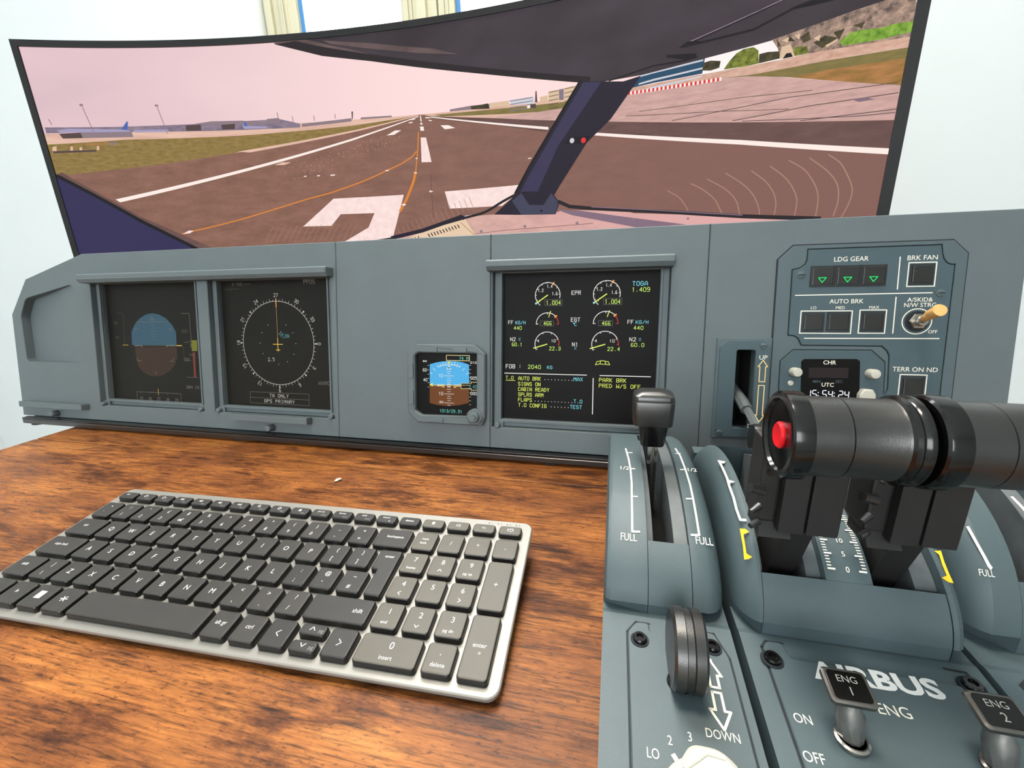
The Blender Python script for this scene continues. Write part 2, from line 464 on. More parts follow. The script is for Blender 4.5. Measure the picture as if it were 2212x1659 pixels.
# casement window over the desk: fixed frame, two moulded sashes, glass with a blue glazing edge
win = struct(empty('window_1', (0, 0.90, 0.22)))
def bars(name, x0, x1, z0, z1, y0, y1, w, parent, M=M_FRAME, wl=None, wr=None):
    mb = MB(); wl = wl or w; wr = wr or w
    mb.box(x0, x0 + wl, y0, y1, z0, z1, M, 0.002); mb.box(x1 - wr, x1, y0, y1, z0, z1, M, 0.002)
    mb.box(x0 + wl, x1 - wr, y0, y1, z0, z0 + w, M, 0.002); mb.box(x0 + wl, x1 - wr, y0, y1, z1 - w, z1, M, 0.002)
    return mb
H_ = 1.33
fr = bars('window_frame', -0.713, 0.043, 0, H_, 0.0, 0.06, 0.042, win); fr.box(-0.705, -0.690, -0.008, 0.0, 0, H_, M_FRAME, 0.002); fr.build('window_frame', None, win)
for x0, x1, wl, wr in ((-0.6685, -0.3355, 0.040, 0.068), (-0.3325, 0.000, 0.032, 0.04)):
    mb = bars('sash', x0, x1, 0.045, H_ - 0.045, -0.012, 0.04, 0.045, win, M_FRAME, wl, wr)
    for a in (0.010, 0.018):                                    # moulded steps along the stiles
        mb.box(x0 + a, x0 + a + 0.003, -0.016, -0.011, 0.05, H_ - 0.05, M_FRAME, 0.001)
        mb.box(x1 - wr + a, x1 - wr + a + 0.003, -0.016, -0.011, 0.05, H_ - 0.05, M_FRAME, 0.001)
    mb.box(x1 - wr + 0.03, x1 - wr + 0.05, -0.022, -0.011, 0.05, H_ - 0.05, M_FRAME, 0.003)
    sash = mb.build('sash', None, win)
    g = MB(); g.box(x0 + wl, x0 + wl + 0.009, -0.004, 0.02, 0.09, H_ - 0.09, M_GASKET, 0.001); g.box(x1 - wr - 0.006, x1 - wr, -0.004, 0.02, 0.09, H_ - 0.09, M_FRAME, 0.001)
    g.build('glazing_edge', None, sash)
    MB().box(x0 + wl, x1 - wr, 0.012, 0.016, 0.09, H_ - 0.09).build('pane', M_GLASS, sash)
MB().box(-0.715, 0.045, -0.05, 0.02, -0.03, 0.0, M_FRAME, 0.006).build('window_sill', None, win)
win2 = struct(empty('added_window', (-0.4, -2.68, 0.35)))  # unseen window added behind the camera to light the panel evenly
mb = MB()
for a, b in ((-1.0, -0.95), (-0.03, 0.03), (0.95, 1.0)): mb.box(a, b, -0.04, 0.0, 0, 1.30, M_FRAME, 0.003)
for z in (0, 1.25): mb.box(-1.0, 1.0, -0.04, 0.0, z, z + 0.05, M_FRAME, 0.003)
mb.build('window_frame', None, win2)
for a, b in ((-0.95, -0.03), (0.03, 0.95)): MB().box(a, b, -0.03, -0.026, 0.05, 1.25).build('pane', M_GLASS, win2)
# round ceiling lamp over the desk
cl = tag(empty('ceiling_lamp', (-0.15, 0.30, 1.75)), 'round warm white ceiling lamp above the desk', 'lamp')
M_LAMP = mat('glowing_diffuser', (255, 236, 206), 0.6, emit=6.0)
MB().lathe([(0.215, 0.0), (0.215, -0.03), (0.205, -0.032), (0.205, 0.0)], (0, 0, 0), n=48).build('lamp_rim', M_FRAME, cl)
MB().lathe([(0.203, -0.005), (0.203, -0.034), (0.150, -0.046), (0.001, -0.050)], (0, 0, 0), n=48).build('diffuser', M_LAMP, cl)
ll = bpy.data.lights.new('ceiling_lamp_light', 'AREA'); ll.shape = 'DISK'; ll.size = 0.40; ll.energy = 19; ll.color = (1.0, 0.90, 0.76)
lo = bpy.data.objects.new('ceiling_lamp_light', ll); COL.objects.link(lo); lo.location = (-0.15, 0.30, 1.695)

# ================================================================== desk
desk = tag(empty('desk', (0, 0, -0.74)), 'rustic brown wood desk under the keyboard and cockpit panels', 'desk')
for y0, y1 in ((-0.06, 0.3659), (0.3672, 0.80)):
    MB().box(-0.746, 0.36, y0, y1, 0.716, 0.74, M_WOOD, 0.0012, 2).build('board', None, desk)
mb = MB()
for x in (-0.70, 0.31):
    for y in (0.0, 0.74):
        MB().box(x - 0.02, x + 0.02, y - 0.02, y + 0.02, 0, 0.716, M_BLACKM, 0.003).build('leg', None, desk)
mb = MB(); mb.box(-0.70, 0.31, -0.01, 0.01, 0.676, 0.716, M_BLACKM); mb.box(-0.70, 0.31, 0.73, 0.75, 0.676, 0.716, M_BLACKM); mb.build('cross_rail', None, desk)
c = MB()
for k in range(7):
    a = k * 0.9; cx, cy = (-0.26497,0.33476)
    c.lathe([(0.0002, -0.001), (0.0016 + 0.0006 * math.sin(3 * a), 0), (0.0003, 0.0012)], (cx + 0.003 * math.cos(a) * (k % 3) / 2, cy + 0.002 * math.sin(a) * (k % 2), 0.0015), n=6)
tag(c.build('crumb', M_FLUFF), 'tiny pale crumb on the wooden desk behind the keyboard', 'crumb')

# ================================================================== curved monitor
RAD, CX, CY, A0 = 1.78092, -0.21808, -1.10258, 1.948171
ZT, ZB, ARC = 0.5436, 0.190, 1.19855
def arcp(s, z, r=RAD): 
    a = A0 - s / RAD
    return (CX + r * math.cos(a), CY + r * math.sin(a), z)
mon = tag(empty('curved_monitor', (-0.218, 0.70, 0.0)), 'large black curved ultrawide monitor showing a runway from a cockpit', 'monitor')
OM = Vector(mon.location)
def rel(p): return (p[0] - OM.x, p[1] - OM.y, p[2] - OM.z)
def curved_bar(mb, s0, s1, z0, z1, r0, r1, M, n=48):
    n = max(1, int(n * (s1 - s0) / ARC)); rings = []
    for k in range(n + 1):
        s_ = s0 + (s1 - s0) * k / n
        rings.append([rel(arcp(s_, z0, r0)), rel(arcp(s_, z1, r0)), rel(arcp(s_, z1, r1)), rel(arcp(s_, z0, r1))])
    mb.rings(rings, M, smooth=False)
mb = MB()
curved_bar(mb, 0, ARC, 0.5352, ZT, RAD - 0.003, RAD + 0.02, M_BEZEL)
curved_bar(mb, 0, ARC, ZB, 0.2005, RAD - 0.003, RAD + 0.02, M_BEZEL)
curved_bar(mb, 0, 0.0085, 0.2005, 0.5352, RAD - 0.003, RAD + 0.02, M_BEZEL)
curved_bar(mb, 1.1875, ARC, 0.2005, 0.5352, RAD - 0.003, RAD + 0.02, M_BEZEL)
mb.build('bezel', None, mon)
mb = MB(); curved_bar(mb, 0.004, ARC - 0.004, ZB + 0.004, ZT - 0.004, RAD + 0.012, RAD + 0.045, M_BLACKM); mb.build('housing', None, mon)
mb = MB(); mb.box(-0.04, 0.04, 0.02, 0.05, 0.01, 0.40, M_BLACKM, 0.006); mb.box(-0.16, 0.16, -0.10, 0.08, 0.0, 0.012, M_BLACKM, 0.004); mb.build('stand', None, mon)
mb = MB(); curved_bar(mb, 0.0085, 1.1875, 0.2005, 0.5352, RAD, RAD + 0.012, M_SCREENOFF2); screen = mb.build('screen', None, mon)

class CDraw(Draw):
    """drawing in the monitor's picture: x = distance along the curved screen, y = height"""
    def __init__(s, level):
        s.mb = MB(); s.mb.uv = []; s.r = RAD - 0.0003 - level * 0.00028; s.n = 0
        s.map = lambda x, y: rel(arcp(x, y, s.r - s.n * 0.000008))
    def line(s, *a, **k):
        s.n += 1; s.hold = True; Draw.line(s, *a, **k); s.hold = False; return s
    hold = False
    def poly(s, pts, M):
        if not s.hold: s.n += 0 if M is P_SPOT else 1
        def clip(P, ax, lim, keep_less):
            out = []
            for i in range(len(P)):
                a, b = P[i - 1], P[i]; da = (a[ax] <= lim) == keep_less or a[ax] == lim; db = (b[ax] <= lim) == keep_less or b[ax] == lim
                if da != db:
                    t = (lim - a[ax]) / (b[ax] - a[ax]); out.append(tuple(a[j] + (b[j] - a[j]) * t for j in (0, 1)))
                if db: out.append(tuple(b[:2]))
            return out
        P = clip(clip([tuple(p[:2]) for p in pts], 1, 0.5352, True), 1, 0.2005, False)
        P = clip(clip(P, 0, 1.1875, True), 0, 0.0085, False) if len(P) > 2 else P
        if len(P) < 3: return s
        ar = sum(P[i][0] * P[(i + 1) % len(P)][1] - P[(i + 1) % len(P)][0] * P[i][1] for i in range(len(P)))
        if ar < 0: P = P[::-1]
        tr = tessellate_polygon([[Vector((p[0], p[1], 0)) for p in P]])
        for t in tr:
            T = [P[i] for i in t]
            if (T[1][0] - T[0][0]) * (T[2][1] - T[0][1]) - (T[1][1] - T[0][1]) * (T[2][0] - T[0][0]) < 0: T = T[::-1]
            x0, x1 = min(p[0] for p in T), max(p[0] for p in T); st = 0.0085
            for k in range(int(x0 // st), int(x1 // st) + 1):
                Q = clip(clip(T, 0, k * st, False), 0, (k + 1) * st, True)
                if len(Q) > 2:
                    s.mb.add([s.map(*p) for p in Q], [range(len(Q))], M); s.mb.uv += [tuple(p) for p in Q]
        return s

P_SKY = lit_tex('picture_sky', (216, 186, 194), (230, 198, 204), (3, 9), 3, 0.5, (255, 222, 220), (0, 0.05, 0.62))
P_APRON = lit_tex('picture_apron', (214, 170, 152), (236, 196, 178), (12, 120))
P_GRASS = lit_tex('picture_grass', (126, 104, 52), (156, 130, 76), (90, 260))
P_GRASS2 = lit_tex('picture_far_grass', (116, 108, 58), (140, 122, 72), (60, 240))
P_DRY = lit_tex('picture_dry_grass', (136, 104, 48), (186, 130, 78), (50, 180))
P_ASPH = lit_tex('picture_asphalt', (124, 88, 74), (150, 108, 92), (24, 70), 8, 0.7, (132, 94, 86), (0, 0.35, 1.1))
P_ASPHL = lit_tex('picture_dark_asphalt', (96, 70, 66), (114, 84, 80), (30, 110), 7)
P_CONC = lit_tex('picture_concrete', (190, 152, 146), (216, 174, 166), (40, 220), 7)
P_WHITE = lit_tex('picture_white_marking', (244, 214, 210), (255, 232, 226), (90, 90), 5)
P_WHITE2 = lit('picture_white_line', (252, 236, 228))
P_YELLOW = lit('picture_yellow_line', (216, 132, 58))
P_ROOF = lit_tex('picture_cockpit_ceiling', (52, 44, 50), (70, 62, 70), (7, 16), 4, 0.5)
P_RIM = lit('picture_window_rim', (38, 31, 36))
P_RIMB = lit_tex('picture_brown_rim', (84, 66, 66), (112, 92, 92), (20, 40), 4)
P_PILL = lit('picture_pillar', (58, 52, 82))
P_PILL2 = lit('picture_pillar_shade', (36, 30, 46))
P_BLACK = lit('picture_black', (22, 18, 24))
P_BLUE = lit('picture_blue_frame', (48, 42, 84))
P_BASE = lit('picture_pillar_base', (66, 66, 88))
P_NOSE = lit_tex('picture_cowl', (190, 150, 140), (226, 182, 170), (30, 60), 6, 0.65, (224, 170, 168), (0, 0.65, 1.0))
P_NOSEB = lit('picture_cowl_shadow', (132, 108, 124))
P_TAN = lit('picture_tan_vent', (232, 202, 172))
P_BLDG = lit_tex('picture_terminal', (112, 100, 122), (150, 132, 146), (60, 200), 5)
P_BLDG2 = lit('picture_grey_building', (140, 122, 130))
P_TAIL = lit('picture_blue_tail', (72, 100, 176))
P_PLANE = lit('picture_pale_airliner', (164, 156, 190))
P_DARK = lit('picture_dark_detail', (84, 66, 66))
P_CREAM = lit('picture_cream_building', (220, 190, 158))
P_BLUEB = lit('picture_blue_building', (34, 74, 102))
P_PALEB = lit('picture_pale_stripe', (206, 206, 214))
P_TREE = lit_tex('picture_tree', (58, 66, 22), (150, 158, 62), (160, 160), 4)
P_TREED = lit_tex('picture_dark_tree', (44, 40, 26), (86, 76, 48), (140, 140), 4)
P_TREEG = lit_tex('picture_bright_bush', (86, 128, 26), (150, 190, 72), (160, 160), 4)
P_ROCK = lit_tex('picture_rocks', (84, 72, 68), (196, 164, 144), (110, 110), 3, 0.7)
P_FENCE = lit_tex('picture_fence', (196, 152, 132), (224, 184, 164), (80, 200), 4)
P_SKYW = lit('picture_bright_sky', (252, 244, 242))
P_REDK = lit('picture_red_kerb', (216, 52, 56))
P_TYRE = lit('picture_tyre_mark', (168, 128, 112))
P_POLE = lit('picture_pole', (150, 120, 124))
P_SPOT = lit('picture_spark', (226, 182, 160))

# --- far scene
d = CDraw(0); d.poly([(0, 0.15), (1.2, 0.15), (1.2, 0.6), (0, 0.6)], P_SKY)
d.build('picture_sky', screen)
d = CDraw(1)
d.poly([(-0.0146,0.41951),(0.21726,0.42839),(0.44109,0.42702),(0.59535,0.4257),(0.59224,0.39324),(0.12166,0.33272),(-0.0397,0.3347)], P_APRON)
d.poly([(0.59535,0.4257),(0.66462,0.42455),(0.73502,0.4237),(0.83121,0.4239),(0.83159,0.38846),(0.59403,0.41191)], P_APRON)
d.poly([(0.86592,0.41211),(0.9003,0.41594),(1.01539,0.41487),(1.05521,0.41057),(1.14503,0.38708),(1.20459,0.3718),(1.21265,0.32551),(0.86065,0.37371)], P_CONC)
d.poly([(0.97908,0.43896),(1.07555,0.44953),(1.11812,0.4527),(1.1318,0.41527),(0.99126,0.41905)], P_SKYW)
d.build('picture_ground', screen)
d = CDraw(2)
d.poly([(-0.00643,0.40484),(0.01036,0.40583),(0.12474,0.41235),(0.29863,0.41378),(0.48545,0.41855),(0.58404,0.42387),(0.48437,0.41096),(0.29375,0.39059),(0.28585,0.38885),(0.16418,0.37619),(0.03006,0.36335),(-0.00636,0.3615)], P_GRASS)
d.poly([(0.61938,0.42285),(0.68152,0.42197),(0.81721,0.41854),(0.82386,0.41769),(0.82393,0.40805),(0.74137,0.41269),(0.63173,0.41986)], P_GRASS2)
d.poly([(1.00744,0.41563),(1.04597,0.41349),(1.11581,0.41326),(1.19134,0.41011),(1.19767,0.37317),(1.14531,0.38687),(1.08321,0.40366),(1.05523,0.40989),(1.03858,0.41264)], P_GRASS2)
d.poly([(1.0875,0.40285),(1.11709,0.40409),(1.18614,0.40091),(1.19035,0.37595),(1.14531,0.38687)], P_DRY)
d.poly([(0.89657,0.41622),(1.01532,0.4153),(1.04597,0.41349),(1.11581,0.41326),(1.19129,0.41037),(1.18955,0.42053),(1.11434,0.42375),(1.05952,0.4232),(1.01452,0.42366),(0.96616,0.42374),(0.89997,0.42226)], P_FENCE)
d.poly([(-0.03218,0.36021),(0.03006,0.36335),(0.16418,0.37619),(0.28592,0.38918),(0.48428,0.41032),(0.59529,0.42509),(0.60409,0.42434),(0.61414,0.42132),(0.71499,0.40936),(0.80608,0.39656),(0.87902,0.3867),(1.19481,0.34213),(1.21022,0.3395),(1.23857,0.17621),(-0.08542,0.17785)], P_ASPH)
d.build('picture_field', screen)
d = CDraw(3)
d.poly([(0.01211,0.42943),(0.10586,0.4302),(0.22703,0.43211),(0.30311,0.43377),(0.37015,0.43426),(0.40246,0.42604),(0.40158,0.42099),(0.30056,0.42162),(0.17548,0.4227),(0.08093,0.42367),(0.01192,0.42134)], P_BLDG)
d.poly([(0.23462,0.43258),(0.26029,0.4352),(0.30842,0.43468),(0.34354,0.43039),(0.34293,0.42731),(0.23674,0.43097)], P_BLDG2)
d.poly([(0.34964,0.4352),(0.36915,0.43585),(0.37041,0.42873),(0.34888,0.4286)], P_BLDG2)
d.poly([(0.40505,0.4259),(0.48689,0.4287),(0.48628,0.4244),(0.40429,0.42152)], P_BLDG2)
d.poly([(0.50194,0.42868),(0.55226,0.42758),(0.55201,0.42546),(0.50159,0.42611)], P_BLDG2)
d.poly([(0.02934,0.42077),(0.06009,0.4226),(0.06132,0.41483),(0.03299,0.41416)], P_DARK)
d.poly([(0.05976,0.42304),(0.13483,0.42395),(0.13559,0.41589),(0.06132,0.41483)], P_BLDG2)
d.poly([(0.02729,0.42516),(0.04583,0.42787),(0.119,0.42678),(0.13269,0.42487),(0.13228,0.42331),(0.03095,0.42254)], P_PLANE)
d.poly([(0.12006,0.42632),(0.13133,0.43772),(0.1331,0.43727),(0.12973,0.42623)], P_TAIL)
d.poly([(0.30912,0.42577),(0.312,0.43344),(0.31445,0.4329),(0.31709,0.42703),(0.34763,0.42488),(0.34849,0.42262),(0.31107,0.42279)], P_PLANE)
d.poly([(0.31191,0.433),(0.31445,0.4329),(0.317,0.42658),(0.31113,0.42681)], P_TAIL)
d.poly([(0.13761,0.42548),(0.19091,0.42577),(0.19009,0.42244),(0.13912,0.42212)], P_PLANE)
for a, b in ((0, 0.06), (0.1, 0.02)): pass
for q in ([(0.07194,0.46074),(0.07909,0.42368)], [(0.18177,0.4594),(0.18832,0.42023)], [(0.02074,0.44037),(0.02297,0.433)], [(0.36794,0.44314),(0.3683,0.43545)], [(0.42625,0.43571),(0.42647,0.42914)], [(0.46087,0.43581),(0.46057,0.43039)], [(0.39131,0.43651),(0.39181,0.42769)]):
    d.line(q, 0.0011, P_POLE)
d.poly([(0.06955,0.4618),(0.0746,0.46139),(0.07394,0.45902),(0.06909,0.45858)], P_POLE); d.poly([(0.17911,0.46031),(0.18428,0.4598),(0.18373,0.45763),(0.17888,0.45749)], P_POLE)
d.poly([(0.48812,0.43761),(0.49069,0.43743),(0.4887,0.42698),(0.48741,0.42707)], P_DARK)
d.poly([(0.2192,0.43052),(0.24306,0.43125),(0.24237,0.42278),(0.21865,0.42294)], P_DARK)
d.poly([(0.27553,0.42984),(0.29735,0.43065),(0.2957,0.42291),(0.27534,0.42315)], P_DARK)
d.poly([(0.0105,0.40521),(0.02173,0.40591),(0.02128,0.40435),(0.01225,0.40365)], P_TREE)
for x in (335, 352, 455, 512, 620): d.poly([(a, b) for a, b in ([(0.01524,0.40255),(0.01855,0.40256),(0.01641,0.3936),(0.0122,0.39359)])] if x == 335 else ([(a, b) for a, b in ([(0.04034,0.40302),(0.04372,0.40302),(0.04246,0.39696),(0.0384,0.39696)])] if x == 455 else ([(a, b) for a, b in ([(0.05321,0.40211),(0.05662,0.4021),(0.05519,0.39534),(0.05109,0.39536)])] if x == 512 else ([(a, b) for a, b in ([(0.0784,0.40358),(0.08164,0.40356),(0.08057,0.39792),(0.07663,0.39795)])] if x == 620 else ([(a, b) for a, b in ([(0.01758,0.403),(0.0209,0.40301),(0.01874,0.39472),(0.01496,0.39472)])])))), P_SPOT)
d.poly([(0.01232,0.39628),(0.07629,0.3984),(0.07555,0.39569),(0.01375,0.39359)], P_DARK)
d.poly([(0.06269,0.40746),(0.09752,0.40796),(0.09673,0.40503),(0.06308,0.40477)], P_DRY); d.poly([(0.09758,0.40818),(0.10825,0.40854),(0.10818,0.40561),(0.09673,0.40503)], P_BLDG2)
# right hand buildings
d.poly([(0.64483,0.4276),(0.6795,0.42933),(0.70616,0.42857),(0.70588,0.42254),(0.67921,0.42425),(0.64463,0.42493)], P_BLDG2)
d.poly([(0.67699,0.42816),(0.70379,0.42943),(0.70588,0.42254),(0.67799,0.42438)], P_TREED)
d.poly([(0.70621,0.42958),(0.73482,0.42942),(0.73577,0.42273),(0.70714,0.42382)], P_CREAM)
d.poly([(0.73484,0.43002),(0.77096,0.43049),(0.77196,0.42116),(0.73935,0.42353)], P_PALEB)
for k in range(4):
    a = [(0.73598,0.42909),(0.7698,0.42985),(0.76978,0.42888),(0.73642,0.42805)]; d.poly([(p[0], p[1] - k * 0.0042) for p in a], P_BLDG)
d.poly([(0.7801,0.4286),(0.79146,0.42912),(0.79141,0.42215),(0.78071,0.42306)], P_CREAM)
d.poly([(0.79217,0.43366),(0.80718,0.4342),(0.83027,0.43582),(0.82826,0.41809),(0.79254,0.42259)], P_CREAM)
d.poly([(0.80718,0.4342),(0.81383,0.43427),(0.81387,0.42089),(0.80762,0.42129)], P_BLDG)
for k in range(5):
    a = [(0.81494,0.43413),(0.82919,0.43503),(0.8292,0.43428),(0.81494,0.43337)]; d.poly([(p[0], p[1] - k * 0.005) for p in a], P_DARK)
    a = [(0.79307,0.43278),(0.80651,0.43353),(0.80651,0.43276),(0.79306,0.43201)]; d.poly([(p[0], p[1] - k * 0.005) for p in a], P_DARK)
d.poly([(0.77404,0.43653),(0.77564,0.43633),(0.77658,0.42258),(0.77314,0.42299)], P_DARK)
d.poly([(0.76154,0.4214),(0.77426,0.42089),(0.77464,0.41592),(0.76144,0.41665)], P_DARK); d.poly([(0.76153,0.42061),(0.76617,0.42046),(0.76609,0.41652),(0.76167,0.41663)], P_WHITE2)
d.poly([(0.71257,0.41024),(0.81054,0.41067),(0.82392,0.40999),(0.82404,0.39343),(0.80604,0.39649)], P_CONC)
# right window: striped building, kerb, trees, rocks
d.poly([(0.90541,0.42226),(0.90794,0.42592),(0.91642,0.43501),(0.99093,0.44065),(0.9891,0.42442),(0.93199,0.42379)], P_BLUEB)
for k in range(3):
    a = [(0.90876,0.42773),(0.9165,0.4334),(0.98895,0.43577),(0.98861,0.43403)]
    b = [(0.91402,0.4298),(0.93153,0.43178),(0.98905,0.43455),(0.9892,0.43272),(0.93165,0.42955),(0.91233,0.42782)]
    d.poly([(p[0], p[1] + 0.005 - k * 0.0085) for p in b], P_PALEB)
for k in range(22):
    t0, t1 = k / 22, (k + 0.5) / 22
    (ax, ay), (bx, by) = [(0.90022,0.41634),(1.0115,0.41432)]
    d.poly([(ax + (bx - ax) * t0, ay + (by - ay) * t0 - 0.0015), (ax + (bx - ax) * t1, ay + (by - ay) * t1 - 0.0015), (ax + (bx - ax) * t1, ay + (by - ay) * t1 + 0.0022), (ax + (bx - ax) * t0, ay + (by - ay) * t0 + 0.0022)], P_REDK)
    t2 = (k + 1) / 22
    d.poly([(ax + (bx - ax) * t1, ay + (by - ay) * t1 - 0.0015), (ax + (bx - ax) * t2, ay + (by - ay) * t2 - 0.0015), (ax + (bx - ax) * t2, ay + (by - ay) * t2 + 0.0022), (ax + (bx - ax) * t1, ay + (by - ay) * t1 + 0.0022)], P_WHITE2)
d.poly([(1.0613,0.44469),(1.10282,0.45041),(1.13746,0.455),(1.18502,0.45963),(1.19204,0.41893),(1.11444,0.42305),(1.07227,0.42394),(1.06813,0.43489)], P_ROCK)
d.poly([(1.12642,0.42912),(1.13559,0.4349),(1.14535,0.43519),(1.16237,0.43302),(1.17377,0.43399),(1.18751,0.43239),(1.18906,0.42338),(1.16408,0.42244),(1.13978,0.42348),(1.12964,0.42442)], P_TREEG)
d.poly([(0.98884,0.4275),(0.98976,0.43563),(0.99766,0.43642),(1.00888,0.43389),(1.00795,0.42709),(0.9986,0.42577)], P_TREED)
d.poly([(1.01291,0.42425),(1.01837,0.43182),(1.02533,0.43852),(1.03255,0.44142),(1.04291,0.44148),(1.04854,0.43678),(1.05002,0.42361),(1.03747,0.4231)], P_TREE)
d.poly([(1.05002,0.42361),(1.0497,0.43299),(1.05834,0.43338),(1.06992,0.43172),(1.07151,0.42437),(1.05221,0.42362)], P_TREED)
d.poly([(1.08201,0.42435),(1.08508,0.43273),(1.09614,0.43105),(1.09975,0.42413),(1.08761,0.42362)], P_TREE)
d.poly([(1.07155,0.42408),(1.07156,0.43557),(1.08048,0.43646),(1.08626,0.42348),(1.07588,0.42321)], P_CREAM)
d.poly([(1.07444,0.4235),(1.07737,0.42809),(1.08184,0.42787),(1.08419,0.42349)], P_BLACK)
for p in ([(1.06548,0.44519),(1.07067,0.43715),(1.06795,0.43632)], [(1.078,0.44524),(1.08435,0.43838),(1.07729,0.4399)], [(1.10254,0.43307),(1.1124,0.43759),(1.12462,0.43283),(1.11145,0.42572)], [(1.11998,0.43851),(1.12984,0.44015),(1.12622,0.43048)], [(1.0894,0.44137),(1.09695,0.44509),(1.09943,0.43645),(1.09291,0.43516)], [(1.13714,0.44101),(1.14662,0.44257),(1.14514,0.43653)]): d.poly(p, P_TREED)
for p in ([(1.07149,0.44183),(1.07818,0.44383),(1.07747,0.43848)], [(1.10198,0.43724),(1.10819,0.43987),(1.10779,0.43326)], [(1.11376,0.42792),(1.12481,0.43146),(1.12501,0.43009),(1.11663,0.42595)], [(1.08364,0.444),(1.08895,0.44486),(1.08837,0.43887)]): d.poly(p, P_CREAM)
d.build('picture_buildings_and_trees', screen)
# --- runway markings
d = CDraw(4)
d.poly([(0.29389,0.39125),(0.48446,0.41159),(0.59523,0.42448),(0.59514,0.42357),(0.4841,0.40905),(0.31239,0.38926)], P_APRON)
d.poly([(0.61123,0.42209),(0.71495,0.40938),(0.80604,0.39649),(0.82404,0.39402),(0.82417,0.37661),(0.71697,0.39995),(0.61398,0.4189)], P_ASPHL)
d.poly([(0.86028,0.38901),(1.21022,0.3395),(1.21519,0.3109),(1.0398,0.34343),(0.86065,0.37371)], P_ASPHL)
for q, w in (([(1.0285,0.36728),(1.1097,0.37039),(1.18634,0.36896)], .0008), ([(0.95738,0.37733),(1.08535,0.38286),(1.18467,0.37901)], .0007), ([(1.10024,0.35642),(1.18699,0.3535)], .0008), ([(1.03892,0.36524),(1.15526,0.35223),(1.18656,0.35025)], .0007), ([(0.89799,0.39069),(1.0117,0.37998),(1.08688,0.37063)], .0006), ([(0.91583,0.39377),(1.03622,0.39117),(1.1076,0.38597)], .0006)): d.line(q, w, P_DARK)
d.poly([(1.14746,0.36956),(1.1587,0.36976),(1.16726,0.3664),(1.15312,0.36627)], P_NOSEB)
d.poly([(0.08516,0.3257),(0.09096,0.32105),(0.48248,0.39754),(0.59503,0.42234),(0.59511,0.42326),(0.48288,0.40043)], P_WHITE2)
d.poly([(0.61412,0.42102),(0.7921,0.39002),(0.79208,0.38652),(0.61401,0.4198)], P_WHITE2)
d.poly([(0.84784,0.37745),(1.03969,0.34447),(1.18642,0.31548),(1.20376,0.31164),(1.20471,0.30606),(1.18742,0.30934),(1.04024,0.33924),(0.8479,0.37401)], P_WHITE2)
d.poly([(0.59573,0.39449),(0.60427,0.39383),(0.61026,0.35965),(0.59403,0.36045)], P_WHITE); d.poly([(0.59601,0.40926),(0.60162,0.4088),(0.60214,0.40315),(0.59622,0.40362)], P_WHITE2)
d.poly([(0.59677,0.41417),(0.60016,0.41389),(0.59993,0.41143),(0.59698,0.41167)], P_WHITE2); d.poly([(0.59741,0.42399),(0.59851,0.4239),(0.5996,0.41579),(0.59739,0.41597)], P_WHITE2)
d.poly([(0.54146,0.4014),(0.55528,0.40707),(0.56541,0.40663),(0.55311,0.40121)], P_WHITE2); d.poly([(0.62849,0.4081),(0.64091,0.40732),(0.65154,0.4027),(0.63539,0.40226)], P_WHITE2)
d.poly([(0.57801,0.41615),(0.58524,0.41664),(0.58431,0.41501),(0.57918,0.41499)], P_WHITE2); d.poly([(0.60999,0.41671),(0.61502,0.41628),(0.61617,0.41491),(0.61113,0.41534)], P_WHITE2); d.poly([(0.60527,0.42071),(0.61286,0.42048),(0.614,0.41911),(0.60591,0.41938)], P_WHITE2); d.poly([(0.58099,0.42018),(0.58995,0.4203),(0.58856,0.41914),(0.58088,0.41912)], P_WHITE2)
d.poly([(0.38166,0.27555),(0.44046,0.31596),(0.55994,0.31601),(0.54809,0.28628),(0.53488,0.25353),(0.51196,0.23034),(0.40861,0.22249),(0.44678,0.24803),(0.49425,0.26985),(0.50738,0.29128),(0.4492,0.29201),(0.43057,0.27484)], P_WHITE)
d.poly([(0.6283,0.31683),(0.74943,0.31819),(0.73822,0.30265),(0.71956,0.29079),(0.63451,0.29161)], P_WHITE)
d.line(flow([(0.17623,0.27062),(0.27251,0.289),(0.38605,0.31507),(0.43913,0.32541),(0.49791,0.34036),(0.53442,0.35207),(0.55605,0.35902),(0.57014,0.36465),(0.58012,0.36982),(0.58678,0.37581)]), .0019, P_YELLOW)
d.line([(0.59279,0.40139),(0.59113,0.38953),(0.58916,0.37692),(0.58616,0.36163),(0.5828,0.3468)], .0019, P_YELLOW); d.line(flow([(0.5828,0.3468),(0.57717,0.33255),(0.56579,0.31229),(0.55935,0.30305),(0.55199,0.29306)]), .0042, P_YELLOW)
d.poly([(0.17744,0.26987),(0.18783,0.27538),(0.19607,0.2749),(0.18943,0.27105)], P_WHITE)
for q in ([(0.39566,0.35163),(0.40026,0.3519),(0.40056,0.35047),(0.39568,0.35022)], [(0.41793,0.35157),(0.4228,0.35181),(0.42307,0.35016),(0.41797,0.35016)], [(0.44048,0.35144),(0.44802,0.35153),(0.44831,0.34989),(0.44076,0.34979)], [(0.60205,0.31883),(0.60584,0.31976),(0.60966,0.31815),(0.60558,0.31678)], [(0.55409,0.30157),(0.55883,0.30299),(0.56271,0.30138),(0.55848,0.2997)], [(0.76128,0.35292),(0.76655,0.35308),(0.76605,0.35187),(0.76174,0.35183)], [(0.58012,0.34688),(0.58486,0.34681),(0.58473,0.34546),(0.58027,0.34574)], [(0.53309,0.35293),(0.53924,0.35325),(0.53853,0.3517),(0.53348,0.35177)], [(0.58473,0.36701),(0.5881,0.36677),(0.58797,0.36545),(0.58486,0.36566)]): d.poly(q, P_WHITE2)
